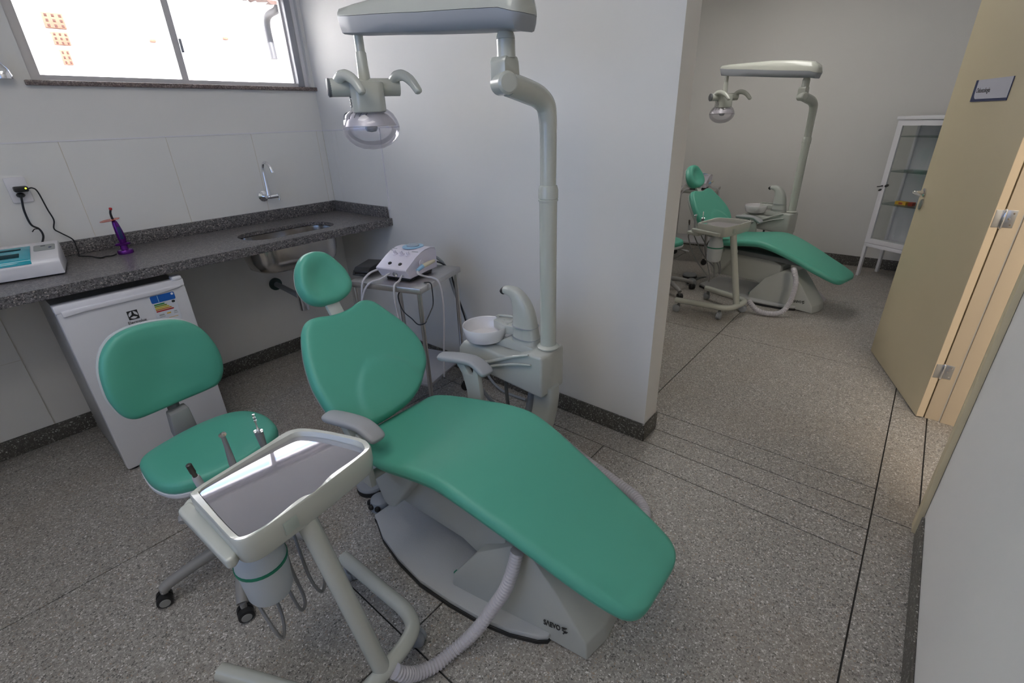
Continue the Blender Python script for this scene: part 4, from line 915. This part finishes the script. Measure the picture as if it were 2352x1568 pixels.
def make_scaler():
    d = thing('ultrasonic_scaler', 'lilac white ultrasonic scaler unit with knobs on the nearer steel table', 'scaler', (1.60, 2.12, .83), 'lilac scaler units')
    SM = Matrix((Vector((.972, .237, 0)), Vector((.237, -.972, 0)), Vector((0, 0, -1)))).transposed().to_4x4()
    SM = Matrix(((.972, -.237, 0, 1.508), (.237, .972, 0, 1.989), (0, 0, 1, .8306), (0, 0, 0, 1)))     # local x: depth, y: width, z up
    # side outline in (depth, height), swept across the width with tapered flanks
    prof = [(.012, .020), (-.022, .070), (-.020, .076), (.030, .100), (.075, .122), (.120, .138), (.165, .146), (.215, .146), (.255, .136), (.262, .12), (.262, .020)]
    rings = []
    for y, sc_, zz in ((.004, .93, .0), (.0, .985, 0), (.012, 1, 0), (.188, 1, 0), (.200, .985, 0), (.196, .93, 0)):
        rings.append([SM @ Vector((.12+(x-.12)*(.985 if sc_ < 1 else 1), y, .02+(z-.02)*sc_)) for x, z in prof])
    loft('housing', rings, lilac, d, smooth=30)
    box('foot_rail', (.03, .02, 0), (.235, .18, .022), black, d, bev=.003, xf=SM)
    # face parts lie on the sloping front
    def on(x, y, lift=0):
        z = None
        for (x0, z0), (x1, z1) in zip(prof[2:], prof[3:]):
            if x0 <= x <= x1: z = z0+(z1-z0)*(x-x0)/(x1-x0); n_ = Vector((-(z1-z0), 0, x1-x0)).normalized()
        return SM @ (Vector((x, y, z))+n_*lift), (SM.to_3x3() @ n_)
    for y in (.058, .102, .146):
        p, n_ = on(.085, y-.002, .0); k = lathe('knob', [(0, 0), (.015, 0), (.014, .005), (.0085, .006), (.008, .022), (.006, .024), (0, .024)], lilac, d, p, n_, seg=20)
    p, n_ = on(.085, .10, .0)
    SF = Matrix(((.972, -.237, 0), (.237, .972, 0), (0, 0, 1)))
    for y in (.062, .130):
        p, n_ = on(.015, y, 0); lathe('display_eye', [(0, 0), (.011, 0), (.009, .004), (0, .006)], black, d, p, n_, seg=18)
    p, n_ = on(.19, .10, 0)
    lathe('blue_surround', [(0, 0), (.05, 0), (.048, .003), (0, .004)], paleblue, d, p, n_, seg=32, sx=1.25, sy=1.2, rotz=ta, label='pale blue oval panel')
    lathe('flask_cap', [(0, .003), (.034, .003), (.034, .010), (.028, .014), (0, .015)], M('cap_grey', (.38, .45, .52), .35), d, p, n_, seg=28)
    for x in (.115, .135):
        p, n_ = on(x, .168, .0004); q, _ = on(x, .195, .0004)
        tube('side_slit', [p, q], .0018, bluegrey, d, smooth_path=False, seg=6)
    p, n_ = on(.118, .035, .0006); box('print_line', (-.003, -.02, 0), (.003, .02, .0006), bluegrey, d, bev=0, xf=Matrix.Translation(p) @ Matrix.Rotation(ta, 4, 'Z') @ Matrix.Rotation(-.35, 4, 'Y'))
    lathe('connector', [(0, 0), (.014, 0), (.014, .01), (.008, .014), (0, .014)], satin, d, SM @ Vector((-.004, .085, .045)), SM.to_3x3() @ Vector((-1, 0, -.6)), seg=18)
    # leads hanging from the front
    F = lambda x, y, z: SM @ Vector((x, y, z))
    tube('lead', [F(-.010, .195, .060), F(-.05, .225, .045), F(-.088, .245, .006), F(-.105, .252, -.07), F(-.12, .265, -.25), F(-.10, .27, -.5)], .0058, hosewhite, d, seg=8)
    tube('lead', [F(-.006, .12, .045), F(-.04, .155, .022), F(-.085, .20, .004), F(-.105, .235, -.05), F(-.125, .25, -.16), F(-.11, .26, -.45)], .0058, hosewhite, d, seg=8)
    tube('lead', [F(.0, .045, .040), F(-.035, .043, .018), F(-.076, .042, .006), F(-.096, .036, -.07), F(-.096, .025, -.20), F(-.096, .01, -.45)], .0055, hosewhite, d, seg=8)
    return d
def make_wand():
    wd = thing('scaler_handpiece', 'cream scaler handpiece with blue tip resting on the side of the nearer lilac scaler', 'handpiece', (1.66, 2.02, .90), 'scaler handpieces')
    F = lambda x, y, z: TM @ Vector((x, y, z))
    W = lambda x, y, z: Vector((1.508+.972*x-.237*y, 1.989+.237*x+.972*y, .8306+z))
    tube('grip', [W(.095, -.020, .068), W(.15, -.021, .070), W(.205, -.022, .071)], [.0115, .0125, .009], cream, wd, seg=14)
    tube('blue_end', [W(.050, -.019, .057), W(.098, -.020, .0685)], [.0085, .0125], paleblue, wd, smooth_path=False, seg=14)
    tube('tip', [W(.203, -.022, .071), W(.225, -.022, .073)], [.005, .002], whitepl, wd, smooth_path=False)
    lathe('rest_hook', [(.017, -.003), (.021, 0), (.017, .003), (.013, 0), (.017, -.003)], lilac, wd, W(.10, -.014, .083), (.25, -.97, .1), seg=20)
    tube('lead', [W(.052, -.019, .056), W(.047, -.026, .040), (1.606, 1.965, .846), (1.622, 1.93, .841), (1.631, 1.900, .822), (1.632, 1.885, .76), (1.628, 1.88, .64), (1.61, 1.885, .45), (1.60, 1.90, .25)], .0055, hosewhite, wd, seg=8)
    return wd
def make_pouch():
    p = thing('foot_switch', 'black foot switch laid on the nearer steel table beside the scaler', 'foot switch', (1.53, 2.38, .83), 'black foot switches')
    PM = Matrix.Translation((1.515, 2.375, .83)) @ Matrix.Rotation(math.radians(25), 4, 'Z')
    prism('housing', [(-.075, .010), (-.075, .022), (-.05, .040), (.10, .046), (.10, .010)], -.05, .05, black, p, bev=.006, axis='y', xf=PM)
    for s in (-1, 1): tube('wire_stand', [PM @ Vector((-.07, .045*s, .025)), PM @ Vector((-.085, .045*s, .004)), PM @ Vector((-.05, .045*s, .004)), PM @ Vector((.09, .045*s, .004))], .004, black, p, smooth_path=False, seg=8)
    tube('wire_front', [PM @ Vector((-.085, -.045, .004)), PM @ Vector((-.085, .045, .004))], .004, black, p, smooth_path=False, seg=8)
    box('sole', (-.06, -.045, 0), (.09, .045, .010), black, p, bev=.002, xf=PM)
    return p
table = make_table(); scaler = make_scaler(); wand = make_wand(); pouch = make_pouch()
cab = tag(tube('power_cord', [(1.76, 2.20, .84), (1.80, 2.16, .86), (1.86, 2.12, .835), (1.90, 2.10, .78), (1.91, 2.08, .68), (1.93, 2.06, .56), (1.935, 2.03, .45), (1.945, 2.0, .33), (1.93, 1.97, .20), (1.88, 1.90, .05), (1.80, 1.80, .006), (1.70, 1.72, .006)], .005, black, seg=8), 'black power cord hanging behind the scaler and trailing to the floor', 'cord')
cab2 = tag(tube('water_tube', [(1.765, 2.245, .87), (1.84, 2.21, .875), (1.90, 2.185, .84), (1.935, 2.16, .76), (1.945, 2.12, .62), (1.965, 2.07, .48), (1.975, 2.02, .30), (1.98, 1.92, .10), (1.985, 1.80, .012), (1.985, 1.6, .012)], .009, bluegrey, seg=8), 'grey water tube hanging from the scaler beside the right table leg', 'tube')
cab3 = tag(tube('thin_lead', [TM @ Vector(p) for p in ((.06, .16, .794), (.01, .15, .77), (-.004, .12, .70), (-.004, .07, .66), (-.002, .035, .630), (.004, -.004, .64), (.022, -.010, .660), (.05, -.016, .69), (.08, -.018, .725), (.088, -.016, .80), (.090, -.008, .836), (.092, .03, .8345))], .003, black, seg=6), 'thin black lead looping under the front edge of the nearer steel table', 'cord')

# ------------------------------------------------------------------ glass cabinet in the far corner
cbn = thing('glass_cabinet', 'tall white glass-fronted cabinet on legs in the corner by the open door', 'cabinet', (6.05, .17, 0))
d1 = Vector((-.505, -.863, 0)).normalized(); d2 = Vector((.863, -.505, 0)).normalized()
GM = Matrix((d1, d2, Vector((0, 0, 1)))).transposed().to_4x4(); GM.translation = (6.045, .354, 0)   # local x: along the front, y: depth
Wc, Dc = .50, .31
for x in (0, Wc-.028):
    for y in (0, Dc-.028): box('leg', (x, y, 0), (x+.028, y+.028, .335), whitemet, cbn, bev=.002, xf=GM)
for x in (0, Wc-.026):
    for y in (.022, Dc-.026): box('corner_post', (x, y, .33), (x+.026, y+.026, 1.49), whitemet, cbn, bev=.002, xf=GM)
box('bottom_panel', (0, 0, .310), (Wc, Dc, .345), whitemet, cbn, bev=.003, xf=GM)
box('top_cap', (-.012, -.012, 1.490), (Wc+.012, Dc+.01, 1.520), whitemet, cbn, bev=.004, xf=GM)
box('back_panel', (.024, Dc-.008, .345), (Wc-.024, Dc-.004, 1.49), whitemet, cbn, bev=0, xf=GM)
for x in (.004, Wc-.008): box('side_pane', (x, .03, .345), (x+.004, Dc-.024, 1.49), cab_glass, cbn, bev=0, xf=GM)
dr_ = wall_plate('door', 0, Wc, [(.048, Wc-.048, .395, 1.440)], .35, 1.486, 0, .020, 'x', whitemet); del dr_['kind']
dr_.data.transform(GM); dr_.data.transform(Matrix.Translation(-ORG[cbn.name])); dr_.parent = cbn
box('door_pane', (.04, .008, .388), (Wc-.04, .012, 1.447), cab_glass, dr_, bev=0, xf=GM)
lv = tube('latch', [GM @ Vector((.024, -.004, .905)), GM @ Vector((.024, -.020, .905)), GM @ Vector((.020, -.024, .902)), GM @ Vector((-.012, -.024, .895))], [.006, .006, .005, .005], black, dr_, seg=8)
lathe('latch_rose', [(0, 0), (.012, 0), (.012, .006), (0, .007)], black, dr_, GM @ Vector((.062, 0, .91)), -d2, seg=16, sy=1.6)
lathe('keyhole', [(0, 0), (.009, 0), (.009, .004), (0, .005)], black, dr_, GM @ Vector((.008, 0, .865)), -d2, seg=14, sy=1.8)
for z in (.733, 1.037, 1.346):
    box('glass_shelf', (.012, .030, z-.004), (Wc-.012, Dc-.012, z+.002), shelf_glass, cbn, bev=0, xf=GM)
    for x in (.022, Wc-.034): box('shelf_bracket', (x, Dc-.05, z-.016), (x+.012, Dc-.012, z-.004), whitemet, cbn, bev=.001, xf=GM)
yb = thing('yellow_box', 'small yellow and red carton on the lowest glass shelf of the cabinet', 'box', GM @ Vector((.18, .13, .735)))
box('carton', (.115, .10, .7355), (.215, .16, .765), yellowbox, yb, bev=.001, xf=GM)
box('print_band', (.150, .0995, .742), (.185, .1005, .758), redcard, yb, bev=0, xf=GM)
rb = tag(box('red_box', (.235, .10, .7355), (.275, .15, .768), redcard, bev=.001, xf=GM), 'small dark red carton next to the yellow one on the cabinet shelf', 'box')
tg = thing('glass_tray', 'shallow clear dish on the middle glass shelf of the cabinet', 'tray', GM @ Vector((.20, .16, 1.04)))
box('dish', (.11, .10, 1.0395), (.28, .22, 1.052), shelf_glass, tg, bev=.003, xf=GM)

# ------------------------------------------------------------------ the farther bay: copies, each with its own label
def place(root, piv, phi, T, label):
    c = copy_tree(root); c['label'] = label
    r = Matrix.Rotation(phi, 4, 'Z'); l = ORG[root.name] if root.name in ORG else root.location
    c.location = r @ (Vector(l)-piv)+piv+T; c.rotation_euler = (0, 0, phi)
    return c
ph = math.radians(-13.55); T2 = Vector((3.804, -.009, 0))
place(chair, PIV, ph, T2, 'green reclined dental chair in the farther bay beyond the partition')
unit2 = place(unit, PIV, ph, T2, 'pale grey spittoon unit with white bowl beside the farther chair')
for ch in list(unit2.children):
    if ch.name.startswith('floor_hose'): bpy.data.objects.remove(ch)
ribbed('floor_hose', [(1.78, 1.30, .034), (1.66, 1.02, .034), (1.50, .82, .034), (1.34, .64, .034), (1.20, .53, .034)], .027, hosewhite, unit, pitch=.0135)
hose2 = [o for o in unit.children if o.name.startswith('floor_hose')][-1]; hose2.parent = unit2
place(lamp, PIV, ph, T2, 'pale grey dental light on a jointed pole over the farther chair')
place(pedal, PIV, ph, Vector((3.90, .03, 0)), 'round grey foot pedal on the floor behind the farther chair base')
place(knob, PIV, ph, Vector((3.75, .05, 0)), 'grey domed foot control with black knobs beside the farther chair base')
pc = math.radians(-21.505); TC = Vector((3.807, .12, 0))
cart2 = cart.copy(); C.objects.link(cart2); ORG[cart2.name] = PC.copy(); cart2['label'] = 'pale grey instrument cart with steel tray standing by the farther chair'
for ch in list(cart.children):
    if ch.name.startswith('umbilical'): continue
    copy_tree(ch, cart2)
rc = Matrix.Rotation(pc, 4, 'Z'); cart2.location = PC+TC; cart2.rotation_euler = (0, 0, pc)
def inv2(p): return rc.inverted() @ (Vector(p)-TC-PC)+PC
ribbed('umbilical_hose', [inv2(p) for p in ((4.316, .955, .108), (4.307, .92, .075), (4.295, .853, .035), (4.309, .761, .028), (4.355, .69, .045), (4.410, .652, .13), (4.450, .647, .28), (4.50, .680, .355), (4.535, .70, .375))], .0225, hosewhite, cart2)
place(bott, PC, pc, TC, 'translucent water bottle with green ring hanging under the farther cart tray')
for t, lab in zip(HP, ('grey straight micromotor handpiece at the short end of the farther tray', 'slim steel turbine handpiece, middle one behind the farther tray', 'dark grey air and water syringe with chrome nozzle behind the farther tray')):
    place(t, PC, pc, TC, lab)
ts = math.radians(-7.0); TR = Vector((1.887, 1.993, 0)); TT = Vector((5.96, 1.836, 0))-TR
place(table, TR, ts, TT, 'stainless steel side table behind the farther chair headrest')
place(scaler, TR, ts, TT, 'lilac white scaler unit half hidden by the farther chair headrest')
place(wand, TR, ts, TT, 'cream scaler handpiece with blue tip on the farther lilac scaler')
place(pouch, TR, ts, TT, 'black foot switch laid on the farther steel table')
place(stool, SC, math.radians(63), Vector((4.47, 1.80, 0))-SC, 'green wheeled stool half hidden behind the partition end')
